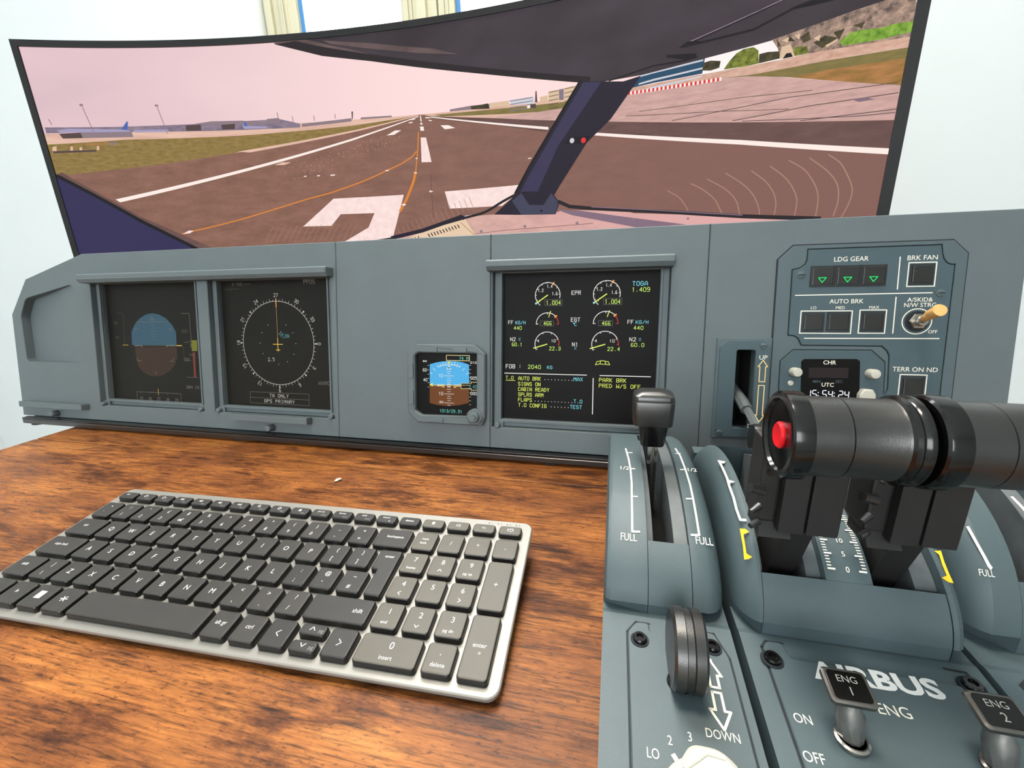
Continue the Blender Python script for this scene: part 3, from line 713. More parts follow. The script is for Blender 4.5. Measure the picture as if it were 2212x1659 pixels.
d.poly([(0.35008,0.36943),(0.36268,0.37309),(0.37716,0.37247),(0.36595,0.36924)], P_APRON); d.poly([(0.35012,0.36952),(0.364,0.37289),(0.37708,0.37187),(0.36591,0.36887)], P_APRON)
for q in ([(1.1327,0.31651),(1.14514,0.30637),(1.1536,0.29311),(1.15985,0.28009),(1.16137,0.26998),(1.15886,0.2576),(1.15499,0.24637)], [(1.09381,0.31519),(1.10933,0.30446),(1.11894,0.29323),(1.12718,0.27834),(1.12966,0.26522),(1.12949,0.24955)], [(1.07492,0.311),(1.0912,0.29751),(1.10122,0.28477),(1.10793,0.26973),(1.1079,0.25112)], [(1.05517,0.30797),(1.07188,0.29428),(1.08228,0.27999),(1.0864,0.26623),(1.08567,0.25135)], [(1.02639,0.30837),(1.04631,0.29415),(1.05941,0.28072),(1.06758,0.26503),(1.07012,0.25383)], [(1.00509,0.30368),(1.02825,0.28903),(1.04178,0.27401),(1.04753,0.25682)], [(0.98576,0.29993),(1.00056,0.29154),(1.01555,0.27898),(1.02366,0.26562),(1.0271,0.25826)], [(0.95715,0.29391),(0.97255,0.28394),(0.9822,0.27159),(0.98724,0.26248)], [(1.11486,0.3151),(1.13536,0.29768),(1.14656,0.28147),(1.14916,0.26352),(1.14687,0.24827)]):
    d.line(flow(q), .0013, P_TYRE, False, 0.1)
for k in range(15):
    a = [(0.31133,0.25129),(0.31975,0.26374),(0.32974,0.27601)]; o = k * 0.0105
    d.line([(p[0] + o, p[1] + 0.0006 * (k % 3)) for p in a], .0006, P_TYRE)
for k in range(16):
    a = [(0.54418,0.26792),(0.54803,0.25798),(0.55136,0.25047)]; o = k * 0.0082
    d.line([(p[0] + o, p[1] + 0.0026 * k) for p in a], .0007, P_TYRE)
rs = random.Random(3)
(ax, ay), (bx, by) = [(0.36024,0.35264),(0.56579,0.39808)]
for k in range(150):
    t = rs.random(); x = ax + (bx - ax) * t; y = ay + (by - ay) * t + rs.uniform(-0.012, 0.016) * (1 - 0.5 * t)
    d.rect(x, y, x + rs.uniform(0.0004, 0.0016), y + 0.0005, P_SPOT)
d.line([(0.60725,0.34198),(0.60663,0.27954)], .0006, P_DARK)
d.build('picture_runway_markings', screen)
# --- the simulated cockpit in front
d = CDraw(5)
d.poly([(0.0115,0.36277),(0.01786,0.36676),(0.03195,0.35592),(0.11915,0.29744),(0.22761,0.24315),(0.21769,0.19764),(-0.08542,0.17785)], P_ASPHL)
d.poly([(0.00748,0.36406),(0.03258,0.34884),(0.06426,0.32837),(0.11921,0.29209),(0.19931,0.24529),(0.20478,0.22228),(-0.03946,0.19891)], P_BLUE)
d.poly([(0.38149,0.53234),(0.45262,0.51292),(0.52642,0.50051),(0.60038,0.48562),(0.69607,0.46704),(0.8323,0.43911),(0.86896,0.43492),(0.91695,0.43491),(0.98948,0.43999),(1.04254,0.44296),(1.10803,0.44741),(1.17804,0.45259),(1.20044,0.45535),(1.19063,0.51019),(0.40837,0.67257)], P_ROOF)
d.poly([(0.50831,0.24911),(0.53074,0.25126),(0.58934,0.26114),(0.65752,0.27819),(0.69919,0.27946),(0.80116,0.27475),(0.81072,0.27922),(0.88269,0.27455),(0.90659,0.27127),(0.96698,0.24881),(0.97177,0.17879),(0.47251,0.18928)], P_NOSE)
d.poly([(0.8022,0.27767),(0.93459,0.26666),(1.1333,0.24716),(1.14571,0.24052),(1.15105,0.20288),(0.80205,0.21482)], P_NOSE)
d.build('picture_cockpit', screen)
d = CDraw(6)
d.line([(0.01096,0.36059),(0.03212,0.3472),(0.06387,0.32695),(0.11877,0.29037),(0.19937,0.24323)], .0052, P_BLACK)
d.line([(0.00994,0.27593),(0.04589,0.26017),(0.08755,0.2413)], .0006, P_PILL)
d.poly([(0.38149,0.53234),(0.45262,0.51292),(0.52642,0.50051),(0.60038,0.48562),(0.69607,0.46704),(0.8323,0.43911),(0.84986,0.43662),(0.85036,0.44301),(0.69647,0.47466),(0.60118,0.49395),(0.52754,0.5092),(0.44963,0.52609),(0.41458,0.5344)], P_RIM)
d.poly([(0.38149,0.53234),(0.41458,0.5344),(0.44954,0.52551),(0.52747,0.50862),(0.49947,0.51747),(0.45722,0.52786),(0.42239,0.53738),(0.3789,0.53779)], P_RIMB)
d.poly([(0.45605,0.53224),(0.52966,0.52264),(0.62647,0.50579),(0.66188,0.49488),(0.60176,0.50302),(0.52877,0.51577),(0.46774,0.52693)], P_RIMB)
for q, w in (([(0.97066,0.45927),(1.05088,0.47721),(1.08134,0.48508)], .0018), ([(0.87514,0.43457),(0.93058,0.44278),(0.96931,0.44184)], .0014), ([(0.9628,0.45709),(1.04118,0.45912),(1.0788,0.47064),(1.13337,0.46965)], .0022), ([(0.94692,0.45007),(0.97967,0.44587)], .003)): d.line(q, w, P_BLACK)
d.line([(0.97004,0.46036),(1.01579,0.47031),(1.06852,0.48179)], .0011, P_BLDG)
d.poly([(0.95957,0.45695),(0.96916,0.4615),(0.97848,0.46067),(0.99441,0.4566),(0.97355,0.45629)], P_BLACK); d.poly([(0.9498,0.44831),(0.97432,0.44636),(0.98389,0.44264),(0.97204,0.44135)], P_BLACK)
d.poly([(1.07538,0.47145),(1.09144,0.47403),(1.11631,0.47616),(1.13716,0.47069),(1.10276,0.46911)], P_BLACK)
d.poly([(0.83456,0.43991),(0.89362,0.43127),(0.91561,0.43414),(0.87893,0.38966),(0.84665,0.36423),(0.80833,0.31219),(0.7916,0.28745),(0.7575,0.28963),(0.73807,0.30421)], P_PILL2)
d.poly([(0.84106,0.43806),(0.86452,0.43468),(0.80602,0.36442),(0.7749,0.30606),(0.74805,0.30685),(0.76074,0.32659),(0.79916,0.38131)], P_PILL)
d.line([(0.83629,0.43966),(0.79458,0.38381),(0.76345,0.34133),(0.74114,0.30732)], .0034, P_BLACK)
d.poly([(0.81517,0.36653),(0.82194,0.37326),(0.85092,0.37207),(0.84556,0.36335)], P_BLACK)
d.poly([(0.82655,0.27137),(0.8022,0.28088),(0.83676,0.27709),(0.89675,0.26545),(0.98387,0.24945),(0.92304,0.24843)], P_NOSEB)
d.poly([(0.56095,0.25009),(0.58934,0.26114),(0.65749,0.27772),(0.6755,0.24904),(0.65752,0.23658),(0.55719,0.24035)], P_TAN)
d.poly([(0.58675,0.26247),(0.65759,0.27935),(0.69165,0.28333),(0.66003,0.27642),(0.59479,0.2614)], P_SKYW)
d.build('picture_cockpit_frames', screen)
d = CDraw(7)
d.poly([(0.70687,0.27904),(0.73801,0.30199),(0.75302,0.3087),(0.79649,0.30559),(0.80834,0.28962),(0.80235,0.27401),(0.74975,0.27619)], P_PILL2)
d.poly([(0.73535,0.2966),(0.75051,0.30668),(0.76242,0.28932),(0.78436,0.28792),(0.79601,0.30347),(0.80667,0.28973),(0.80164,0.27472),(0.74975,0.27619)], P_BASE)
d.line(flow([(0.50542,0.24822),(0.54476,0.25319),(0.59227,0.26344),(0.65741,0.27655),(0.69165,0.28333),(0.72028,0.29642),(0.74808,0.30794)]), .0036, P_RIM)
d.line([(0.53361,0.25214),(0.58664,0.26126),(0.65227,0.27845),(0.65613,0.27709)], .0058, P_PILL2)
d.line([(0.80745,0.29076),(0.82302,0.28337),(0.85362,0.27883),(0.96493,0.26638),(1.05035,0.25522),(1.13337,0.24663)], .0048, P_RIM)
d.line([(0.85525,0.2806),(0.93432,0.27149),(1.05021,0.25663)], .0012, P_NOSEB)
for k in range(11):
    (ax, ay), (bx, by) = [(0.59563,0.25555),(0.64621,0.26698)]; t = k / 10
    d.line([(ax + (bx - ax) * t, ay + (by - ay) * t), (ax + (bx - ax) * t + 0.0026, ay + (by - ay) * t - 0.0042)], .0016, P_BLACK)
for k in range(4):
    (ax, ay), (bx, by) = [(0.5609,0.2496),(0.57898,0.25233)]; t = k / 3
    d.line([(ax + (bx - ax) * t, ay + (by - ay) * t), (ax + (bx - ax) * t - 0.001, ay + (by - ay) * t - 0.0042)], .0016, P_BLACK)
d.line([(0.65173,0.27026),(0.67547,0.24857)], .0008, P_GRASS); d.line([(0.6757,0.2526),(0.72641,0.25567),(0.85777,0.25829)], .0006, P_DARK)
for x in [(0.68453,0.25575),(0.75485,0.25956),(0.83449,0.25982)]: d.disc(x[0], x[1], .0022, P_BLDG2, 10)
for x in [(0.91455,0.26064),(0.98566,0.25672),(0.75465,0.25999),(0.83354,0.25973)]: d.disc(x[0], x[1], .0016, P_BLDG2, 10)
(ax, ay), (bx, by) = [(0.82603,0.36902),(0.84216,0.36769)]
d.disc(ax, ay, .0033, P_PALEB, 14); d.disc(bx, by, .0036, P_REDK, 14)
d.disc(*(0.78064,0.2802), .0018, P_BLACK, 10)
d.build('picture_pillar_base', screen)

# ================================================================== plinth under the panel
pl = tag(empty('plinth', (-0.26, 0.40, 0.0)), 'long low black plinth on feet under the grey cockpit panel', 'plinth')
mb = MB(); mb.plate([(0.003, 0.0035), (0.12, 0.0035), (0.12, 0.0096), (0.0045, 0.0096), (0.003, 0.0085)], [], -0.574, 0.58, M_BLACKP, axis='x'); mb.build('rail', None, pl)
mb = MB(); mb.box(-0.575, 0.582, 0.0035, 0.0112, 0.0094, 0.0119, M_BLACKG, 0.0006); mb.build('top_lip', None, pl)
for x in (-0.56, -0.2, 0.2, 0.55):
    for y in (0.018, 0.09): MB().lathe([(0.013, 0), (0.013, 0.003), (0.011, 0.0038)], (x, y, 0), n=16).build('foot', M_BLACKM, pl)

# ================================================================== cockpit instrument panel
TILT = math.radians(90 - 10.2111)
PORG = (0, 0.412, 0.01225)
def panel_thing(name, u, v, label, cat):
    o = tag(empty(name, (u, PORG[1] + math.sin(math.radians(10.2111)) * v, PORG[2] + math.cos(math.radians(10.2111)) * v), (TILT, 0, 0)), label, cat)
    return o
pan = panel_thing('instrument_panel', 0, 0, 'long grey-blue cockpit instrument panel with three large display bays', 'instrument panel')
B1 = (-0.6925, -0.5135, 0.0215, 0.192); B2 = (-0.4965, -0.3205, 0.0215, 0.192); B3 = (-0.125, 0.053, 0.023, 0.192)
def rect4(b): return [(b[0], b[2]), (b[1], b[2]), (b[1], b[3]), (b[0], b[3])]
POCK = round_poly([(-0.8275, 0.0795), (-0.716, 0.0795), (-0.7215, 0.1815), (-0.7285, 0.187), (-0.8175, 0.1695), (-0.8305, 0.1447)], 0.006, 4)
TH = -0.012
def section(outer, holes):
    mb = MB(); mb.plate(outer, holes, TH, 0, M_FASCIA, 0.0006); return mb.build('panel_section', None, pan)
section([(-0.8464, 0.0), (-0.3152, 0.0), (-0.3122, 0.2274), (-0.7032, 0.2274), (-0.8132, 0.1962), (-0.8479, 0.1469)], [POCK, rect4(B1), rect4(B2)])
section([(-0.3148, 0.0), (-0.1273, 0.0), (-0.1273, 0.2274), (-0.3118, 0.2274)], [])
section([(-0.1269, 0.0), (0.0853, 0.0), (0.0853, 0.2274), (-0.1269, 0.2274)], [rect4(B3)])
section([(0.0857, 0.0), (0.3258, 0.0), (0.3258, 0.2274), (0.0857, 0.2274)], [rect4((0.1135, 0.1305, 0.0365, 0.111))])
mb = MB(); mb.box(-0.695, 0.3255, 0.222, 0.2270, -0.03, TH, M_FASCIA, 0.001)
for x in (-0.70, -0.505, -0.22, 0.07, 0.32): mb.plate([(0.012, TH), (0.222, TH), (0.222, -0.03), (0.012, -0.03)], [], x - 0.003, x + 0.003, M_FASCIA, axis='x')
mb.build('rear_rib', None, pan)
# map pocket: its floor rises from the left wall to the panel face on the right
mb = MB()
def pz(x):
    t = max(0.0, min(1.0, (x + 0.815) / 0.098)); return -0.0105 + t * t * (3 - 2 * t) * 0.0086
NX, NY = 30, 3
gv = [(-0.8335 + 0.1195 * i / NX, 0.077 + 0.112 * j / NY, pz(-0.8335 + 0.1195 * i / NX)) for j in range(NY + 1) for i in range(NX + 1)]
mb.add(gv, [(j * (NX + 1) + i, j * (NX + 1) + i + 1, (j + 1) * (NX + 1) + i + 1, (j + 1) * (NX + 1) + i) for j in range(NY) for i in range(NX)], M_FASCIA, True)
mb.build('pocket_floor', None, pan)

def bay(b, hood, name):
    x0, x1, y0, y1 = b
    bz = MB(); bz.plate(rect4((x0 + .0003, x1 - .0003, y0 + .0003, y1 - .0003)), [rect4((x0 + 0.009, x1 - 0.009, y0 + 0.0085, y1 - 0.004))], -0.013, -0.0065, M_FASCIA, 0.0008)
    bz.plate(rect4((x0 + 0.0065, x1 - 0.0065, y0 + 0.005, y1 - 0.002)), [rect4((x0 + 0.009, x1 - 0.009, y0 + 0.0085, y1 - 0.004))], -0.0065, -0.0045, M_FASCIA, 0.0005)
    bz = bz.build('display_bezel', None, pan)
    for x in (x0 + 0.007, x1 - 0.004):       # corner notch blocks with round-headed studs
        s_ = MB(); s_.box(x - 0.005, x + 0.005, y0 - 0.002, y0 + 0.0065, -0.008, -0.0035, M_FASCIA, 0.0008); s_.lathe([(0.0030, -0.004), (0.0032, 0.001), (0.0022, 0.0025)], (x - 0.001, y0 + 0.0022, 0), n=16, M=M_FASCIA)
        s_.build('corner_stud', None, bz)
    return MB().box(x0 + 0.008, x1 - 0.008, y0 + 0.007, y1 - 0.003, -0.0135, -0.012, M_SCREENOFF if name != 'systems_display' else M_SCREENOFF2).build(name, None, pan)
s1 = bay(B1, None, 'attitude_display'); s2 = bay(B2, None, 'navigation_display'); s3 = bay(B3, None, 'systems_display')
tag(s1, 'dim square screen with blue and brown artificial horizon'); tag(s2, 'dim square screen with compass rose'); tag(s3, 'bright square screen with engine gauges and yellow checklist text')
def hood(x0, x1, y0, y1, dep):
    mb = MB(); P = [(y0, 0.0), (y0, dep * 0.75), (y0 + 0.004, dep), (y1 - 0.0015, dep), (y1, dep - 0.0015), (y1, 0.0)]
    mb.plate(P, [], x0, x1, M_FASCIA, 0.0008, axis='x'); return mb.build('glare_hood', None, pan)
hood(-0.695, -0.3165, 0.1875, 0.1985, 0.0135); hood(-0.1285, 0.0545, 0.1885, 0.199, 0.0135)
for x0, x1 in ((-0.8355, -0.7135), (-0.4645, -0.352)):
    MB().box(x0, x1, 0.0142, 0.0222, 0.0, 0.0095, M_FASCIA, 0.0007).build('ledge_bar', None, pan)
for x in (-0.775, -0.409):
    mb = MB(); mb.lathe([(0.0042, 0.0), (0.0042, 0.007), (0.0034, 0.009), (0.0008, 0.0092)], (x, 0.0062, 0), n=18, M=M_FASCIA); mb.build('stud_knob', None, pan)

# --- what the displays show
ZS = -0.0119
DD = dict(W=(238, 236, 230), G=(206, 240, 112), C=(130, 220, 232), A=(242, 150, 70), R=(204, 62, 50), Y=(226, 238, 104), g=(120, 116, 110))
E_ = {k: lit('display_' + k, v) for k, v in dict(white=DD['W'], green=DD['G'], cyan=DD['C'], amber=DD['A'], red=DD['R'], lime=DD['Y'], grey=DD['g']).items()}
mm = 0.000101
d = Draw(z=ZS)
def T(t, p, hh, pit, c, w=None): d.disp(t, p[0], p[1], hh * mm, pit * mm, E_[c], (w or hh * 0.135) * mm)
T('EPR', (-0.04275,0.16538), 37, 34, 'white'); T('TOGA', (0.01798,0.17343), 40, 39, 'cyan'); T('1.409', (0.01771,0.16746), 40, 36, 'green')
for q in (((-0.06806,0.1652), 127, (-0.07821,0.16868), (-0.06873,0.17271), (-0.06315,0.16513), (-0.07727,0.15765), (-0.06937,0.15527), [(-0.07107,0.15444),(-0.05247,0.16053)]),
          ((-0.00718,0.16561), 130, (-0.01737,0.1691), (-0.00812,0.17289), (-0.00237,0.16554), (-0.01602,0.15789), (-0.00857,0.15569), [(-0.01005,0.15478),(0.00813,0.16088)])):
    (x, y), r = q[0], q[1] * mm * 1.02
    d.arc(x, y, r, 233, -14, 7 * mm, E_['white'], 40)
    for a in (205, 180, 150, 120, 95, 38, 5): d.line([(x + r * math.cos(math.radians(a)), y + r * math.sin(math.radians(a))), (x + r * 0.90 * math.cos(math.radians(a)), y + r * 0.90 * math.sin(math.radians(a)))], 5 * mm, E_['white'])
    a = math.radians(64); d.line([(x + r * 0.92 * math.cos(a), y + r * 0.92 * math.sin(a)), (x + r * 1.1 * math.cos(a), y + r * 1.1 * math.sin(a))], 15 * mm, E_['amber'])
    a = math.radians(215); d.line([(x, y), (x + r * 1.13 * math.cos(a), y + r * 1.13 * math.sin(a))], 11 * mm, E_['lime']); d.disc(x + r * 1.15 * math.cos(a), y + r * 1.15 * math.sin(a), 11 * mm, E_['cyan'])
    T('1.2', q[2], 30, 20, 'white'); T('1.4', q[3], 30, 20, 'white'); T('1.6', q[4], 30, 20, 'white'); T('1', q[5], 24, 20, 'lime'); T('1.004', q[6], 40, 32, 'green')
    (ax, ay), (bx, by) = q[7]; d.box(ax, ay, bx, by, 3 * mm, E_['grey'])
T('EGT', (-0.0428,0.13759), 38, 34, 'white'); T('C', (-0.03902,0.13321), 32, 30, 'cyan'); (x, y) = (-0.04003,0.13571); d.arc(x, y, 5 * mm, 0, 360, 4 * mm, E_['cyan'], 10)
for q in (((-0.06791,0.13493), 115, [(-0.06453,0.14841),(-0.06644,0.14232)], [(-0.07522,0.133),(-0.06111,0.1381)], (-0.07177,0.13386)), ((-0.00742,0.13556), 121, [(-0.00392,0.14884),(-0.00592,0.14253)], [(-0.01455,0.13328),(-0.00046,0.13864)], (-0.01102,0.13402))):
    (x, y), r = q[0], q[1] * mm * 1.02
    d.arc(x, y, r, 180, 42, 7 * mm, E_['white'], 26); d.arc(x, y, r, 40, 0, 7 * mm, E_['red'], 10); d.line([(x - r, y), (x - r + 20 * mm, y)], 7 * mm, E_['white']); d.line([(x + r, y), (x + r - 18 * mm, y)], 6 * mm, E_['red'])
    d.line([(x, y + r), (x, y + r * 0.86)], 6 * mm, E_['white']); a = math.radians(42); d.line([(x + r * 0.92 * math.cos(a), y + r * 0.92 * math.sin(a)), (x + r * 1.1 * math.cos(a), y + r * 1.1 * math.sin(a))], 17 * mm, E_['amber'])
    d.line(q[2], 8 * mm, E_['lime']); (ax, ay), (bx, by) = q[3]; d.box(ax, ay, bx, by, 3 * mm, E_['grey']); T('466', q[4], 36, 31, 'green')
for t, p, hh, pit, c in (('FF', (-0.11033,0.13484), 36, 30, 'white'), ('KG/H', (-0.10239,0.13486), 32, 29, 'cyan'), ('440', (-0.10411,0.12892), 35, 31, 'green'), ('FF', (0.01459,0.1354), 36, 33, 'white'), ('KG/H', (0.02266,0.13542), 32, 32, 'cyan'), ('440', (0.02073,0.12954), 35, 34, 'green'),
                         ('N2', (-0.1079,0.11675), 36, 33, 'white'), ('%', (-0.09884,0.11728), 27, 30, 'cyan'), ('60.1', (-0.10605,0.11121), 35, 30, 'green'), ('N2', (0.01713,0.11781), 36, 36, 'white'), ('%', (0.02628,0.11821), 27, 30, 'cyan'), ('60.0', (0.01882,0.11221), 35, 34, 'green'),
                         ('N1', (-0.0409,0.11189), 38, 34, 'white'), ('%', (-0.03861,0.10845), 26, 30, 'cyan'), ('4', (-0.07819,0.11568), 28, 26, 'white'), ('10', (-0.06324,0.11585), 28, 26, 'white'), ('22.3', (-0.06523,0.10739), 36, 32, 'green'), ('4', (-0.01752,0.11638), 28, 26, 'white'), ('10', (-0.00274,0.11635), 28, 28, 'white'), ('22.4', (-0.00459,0.10773), 36, 33, 'green'),
                         ('FOB', (-0.11259,0.08705), 40, 37, 'white'), (':', (-0.09826,0.08741), 40, 37, 'white'), ('2040', (-0.08799,0.08713), 38, 37, 'green'), ('KG', (-0.06701,0.08735), 32, 31, 'cyan'),
                         ('T.O', (-0.1126,0.07475), 35, 31, 'lime'), ('AUTO BRK', (-0.09844,0.07442), 37, 31.5, 'lime'), ('MAX', (-0.03841,0.07527), 36, 34, 'cyan'), ('SIGNS ON', (-0.09859,0.06834), 37, 31.5, 'lime'), ('CABIN READY', (-0.09852,0.06258), 37, 31.5, 'lime'), ('SPLRS ARM', (-0.09845,0.05669), 37, 31.5, 'lime'), ('FLAPS', (-0.09838,0.0509), 37, 31.5, 'lime'), ('T.O', (-0.03781,0.05159), 36, 32, 'cyan'), ('T.O CONFIG', (-0.09808,0.04499), 37, 31.5, 'lime'), ('TEST', (-0.04161,0.04545), 36, 33, 'cyan'),
                         ('PARK BRK', (-0.01195,0.07528), 37, 35, 'lime'), ('PRED W/S OFF', (-0.01197,0.06924), 37, 35.2, 'lime')): T(t, p, hh, pit, c)
for (a, b), n in (([(-0.06929,0.07535),(-0.04021,0.07542)], 9), ([(-0.07968,0.05149),(-0.03985,0.05193)], 12), ([(-0.06195,0.04591),(-0.04355,0.04568)], 6)):
    for k in range(n): d.disc(a[0] + (b[0] - a[0]) * k / (n - 1), a[1] + 0.0004, 4.2 * mm, E_['white'], 8)
for q in (((-0.06783,0.11366), 126), ((-0.00734,0.11422), 131)):
    (x, y), r = q[0], q[1] * mm * 1.02
    d.arc(x, y, r, 207, 25, 7 * mm, E_['white'], 32); d.arc(x, y, r, 22, -4, 7 * mm, E_['red'], 8); d.line([(x + r, y + 0.0), (x + r - 14 * mm, y)], 6 * mm, E_['red'])
    for a in (207, 160, 112, 68, 25): d.line([(x + r * math.cos(math.radians(a)), y + r * math.sin(math.radians(a))), (x + r * 0.89 * math.cos(math.radians(a)), y + r * 0.89 * math.sin(math.radians(a)))], 5 * mm, E_['white'])
    a = math.radians(197); d.line([(x, y), (x + r * 1.16 * math.cos(a), y + r * 1.16 * math.sin(a))], 11 * mm, E_['lime'])
d.line([(-0.01641,0.09287),(-0.01496,0.09626),(-0.00956,0.09732),(-0.0034,0.09631),(-0.00177,0.09322),(-0.00555,0.09355),(-0.01201,0.09381),(-0.01641,0.09287)], 6 * mm, E_['lime']); d.line([(-0.01201,0.09381),(-0.01088,0.09698)], 6 * mm, E_['lime']); d.line([(-0.00555,0.09355),(-0.00688,0.09686)], 6 * mm, E_['lime'])
d.line([(-0.11414,0.08147),(-0.02512,0.08176)], 8 * mm, E_['white']); d.line([(-0.01143,0.08174),(0.03901,0.0819)], 8 * mm, E_['white']); d.line([(-0.01826,0.07857),(-0.01788,0.04066)], 9 * mm, E_['white']); d.line([(-0.11259,0.07364),(-0.10226,0.07364)], 5 * mm, E_['lime'])
d.build('shown_gauges_and_text', s3)

# compass rose
V_ = {k: lit('dim_display_' + k, c) for k, c in dict(pale=(206, 202, 192), yellow=(224, 184, 74), cyan=(96, 168, 170), sky=(58, 88, 104), brown=(62, 48, 38), dull=(128, 122, 112), orange=(224, 158, 60), faint=(96, 92, 86), red=(112, 58, 46), lime=(112, 116, 46)).items()}
d = Draw(z=ZS); (x, y) = (-0.40652,0.11055); (tx, ty) = (-0.40666,0.16286); r = (ty - y) * 0.992
d.arc(x, y, r, 0, 360, 0.0005, V_['pale'], 72)
for k in range(72):
    a = math.radians(k * 5); l = 0.0034 if k % 2 == 0 else 0.002
    d.line([(x + r * math.cos(a), y + r * math.sin(a)), (x + (r + l) * math.cos(a), y + (r + l) * math.sin(a))], 0.00035, V_['pale'])
for k, t in enumerate(('27', '30', '33', '0', '3', '6', '9', '12', '15', '18', '21', '24')):
    a = math.radians(90 - 30 * k); d.disp(t, x + (r + 0.0052) * math.cos(a), y + (r + 0.0052) * math.sin(a), 0.0042, 0.0034, V_['pale'], 0.00045, 'c', a - PI / 2)
for k in range(8):
    a = math.radians(45 * k); 
    if k not in (2,): d.poly([(x + (r + 0.0002) * math.cos(a), y + (r + 0.0002) * math.sin(a)), (x + (r + 0.004) * math.cos(a + 0.02), y + (r + 0.004) * math.sin(a + 0.02)), (x + (r + 0.004) * math.cos(a - 0.02), y + (r + 0.004) * math.sin(a - 0.02))], V_['pale'])
for k in range(12):
    a = math.radians(30 * k + 0); d.line([(x + r * 0.49 * math.cos(a), y + r * 0.49 * math.sin(a)), (x + r * 0.52 * math.cos(a), y + r * 0.52 * math.sin(a))], 0.0004, V_['pale'])
d.line([(x, y + 0.005), (x, y + r)], 0.0003, V_['yellow']); d.line([(x, y + r - 0.007), (x, y + r + 0.003)], 0.0012, V_['orange'])
d.line([(x - 0.007, y - 0.0012), (x + 0.007, y - 0.0012)], 0.0009, V_['yellow']); d.line([(x, y + 0.006), (x, y - 0.010)], 0.0009, V_['yellow']); d.line([(x - 0.0028, y - 0.0082), (x + 0.0028, y - 0.0082)], 0.0009, V_['yellow'])
(ax, ay) = (-0.40144,0.12224); d.line([(ax, ay + 0.0022), (ax + 0.0022, ay), (ax, ay - 0.0022), (ax - 0.0022, ay)], 0.0004, V_['cyan'], True)
for dx, dy in ((0, 1), (0, -1), (1, 0), (-1, 0)): d.line([(ax + dx * 0.0022, ay + dy * 0.0022), (ax + dx * 0.0036, ay + dy * 0.0036)], 0.0004, V_['cyan'])
def TT(t, p, h, pit, c): d.disp(t, p[0], p[1], h, pit, V_[c], 0.00042)
TT('LDN', (-0.39866,0.11774), 0.0040, 0.0034, 'cyan'); TT('PPOS', (-0.3658,0.18275), 0.0045, 0.0042, 'dull'); TT('2.5', (-0.42218,0.08835), 0.0040, 0.0036, 'pale'); TT('WXR', (-0.34971,0.06054), 0.0042, 0.0042, 'dull')
TT('O', (-0.33718,0.06058), 0.0042, 0.0042, 'dull')
TT('O TAS ---', (-0.47048,0.18198), 0.0036, 0.0032, 'faint'); TT('---/---', (-0.48244,0.17622), 0.0036, 0.0032, 'faint')
(ax, ay), (bx, by) = [(-0.4521,0.03467),(-0.36459,0.0469)]; ay -= 0.001
d.box(ax, ay, bx, ay + 0.0145, 0.00032, V_['dull']); d.line([(ax, ay + 0.00725), (bx, ay + 0.00725)], 0.00032, V_['dull'])
d.disp('TA ONLY', (ax + bx) / 2, ay + 0.0089, 0.0038, 0.0042, V_['pale'], 0.00042, 'c'); d.disp('GPS PRIMARY', (ax + bx) / 2, ay + 0.0016, 0.0038, 0.0042, V_['pale'], 0.00042, 'c')
d.build('shown_compass_rose', s2)
# attitude
d = Draw(z=ZS)
d.poly([(-0.64323,0.10548),(-0.64246,0.12332),(-0.63511,0.13416),(-0.62592,0.14167),(-0.6157,0.14656),(-0.60393,0.14864),(-0.59238,0.14691),(-0.58072,0.14162),(-0.57082,0.1326),(-0.56547,0.12379),(-0.566,0.10607)], V_['sky'])
d.poly([(-0.63839,0.10293),(-0.56619,0.10395),(-0.56583,0.08994),(-0.57164,0.07913),(-0.58047,0.07139),(-0.59193,0.06566),(-0.60459,0.06311),(-0.61565,0.06387),(-0.62648,0.06795),(-0.63418,0.07544),(-0.63787,0.08633)], V_['brown'])
d.build('shown_horizon', s1)
d = Draw(z=ZS + 0.00012)
d.line([(-0.632,0.13696),(-0.57711,0.137)], .0003, V_['dull'])
for y_, w_ in ((480, 16), (500, 10), (522, 34), (545, 10), (568, 16), (588, 10)):
    (ax, ay), (bx, by) = (lambda q: q)([(-0.61301,0.13206),(-0.59516,0.13211)]); cx_ = (ax + bx) / 2; k = (480 - y_) * 0.000168
    d.line([(cx_ - w_ * 0.00016, ay + k), (cx_ + w_ * 0.00016, ay + k)], .0003, V_['dull'])
d.line([(-0.63878,0.10467),(-0.62552,0.10485),(-0.62569,0.10311)], .0011, V_['dull']); d.line([(-0.5829,0.10371),(-0.58274,0.10542),(-0.56791,0.10562)], .0011, V_['dull']); d.line([(-0.62468,0.10486),(-0.58329,0.10541)], .0003, V_['dull'])
d.line([(-0.56603,0.10565),(-0.55723,0.10576)], .0010, V_['yellow']); d.line([(-0.65955,0.10527),(-0.65008,0.10539)], .0006, V_['yellow'])
d.line([(-0.60813,0.13953),(-0.60496,0.14377),(-0.60127,0.13953),(-0.60813,0.13953)], .0004, V_['dull'])
for q in ([(-0.63565,0.08856),(-0.6353,0.08375),(-0.62823,0.0839)], [(-0.57926,0.08453),(-0.5733,0.08466),(-0.57287,0.08937)], [(-0.63606,0.12509),(-0.63574,0.12812),(-0.63124,0.12814)], [(-0.57745,0.12752),(-0.57315,0.12754),(-0.57346,0.12417)]): d.line(q, .0005, V_['dull'])
d.line([(-0.66623,0.14866),(-0.65479,0.14862),(-0.65605,0.10576)], .0003, V_['faint']); d.line([(-0.55484,0.14804),(-0.54175,0.14799),(-0.54092,0.11142),(-0.5529,0.10982)], .0004, V_['dull']); d.line([(-0.55291,0.06359),(-0.53964,0.064),(-0.53442,0.06352)], .0004, V_['dull'])
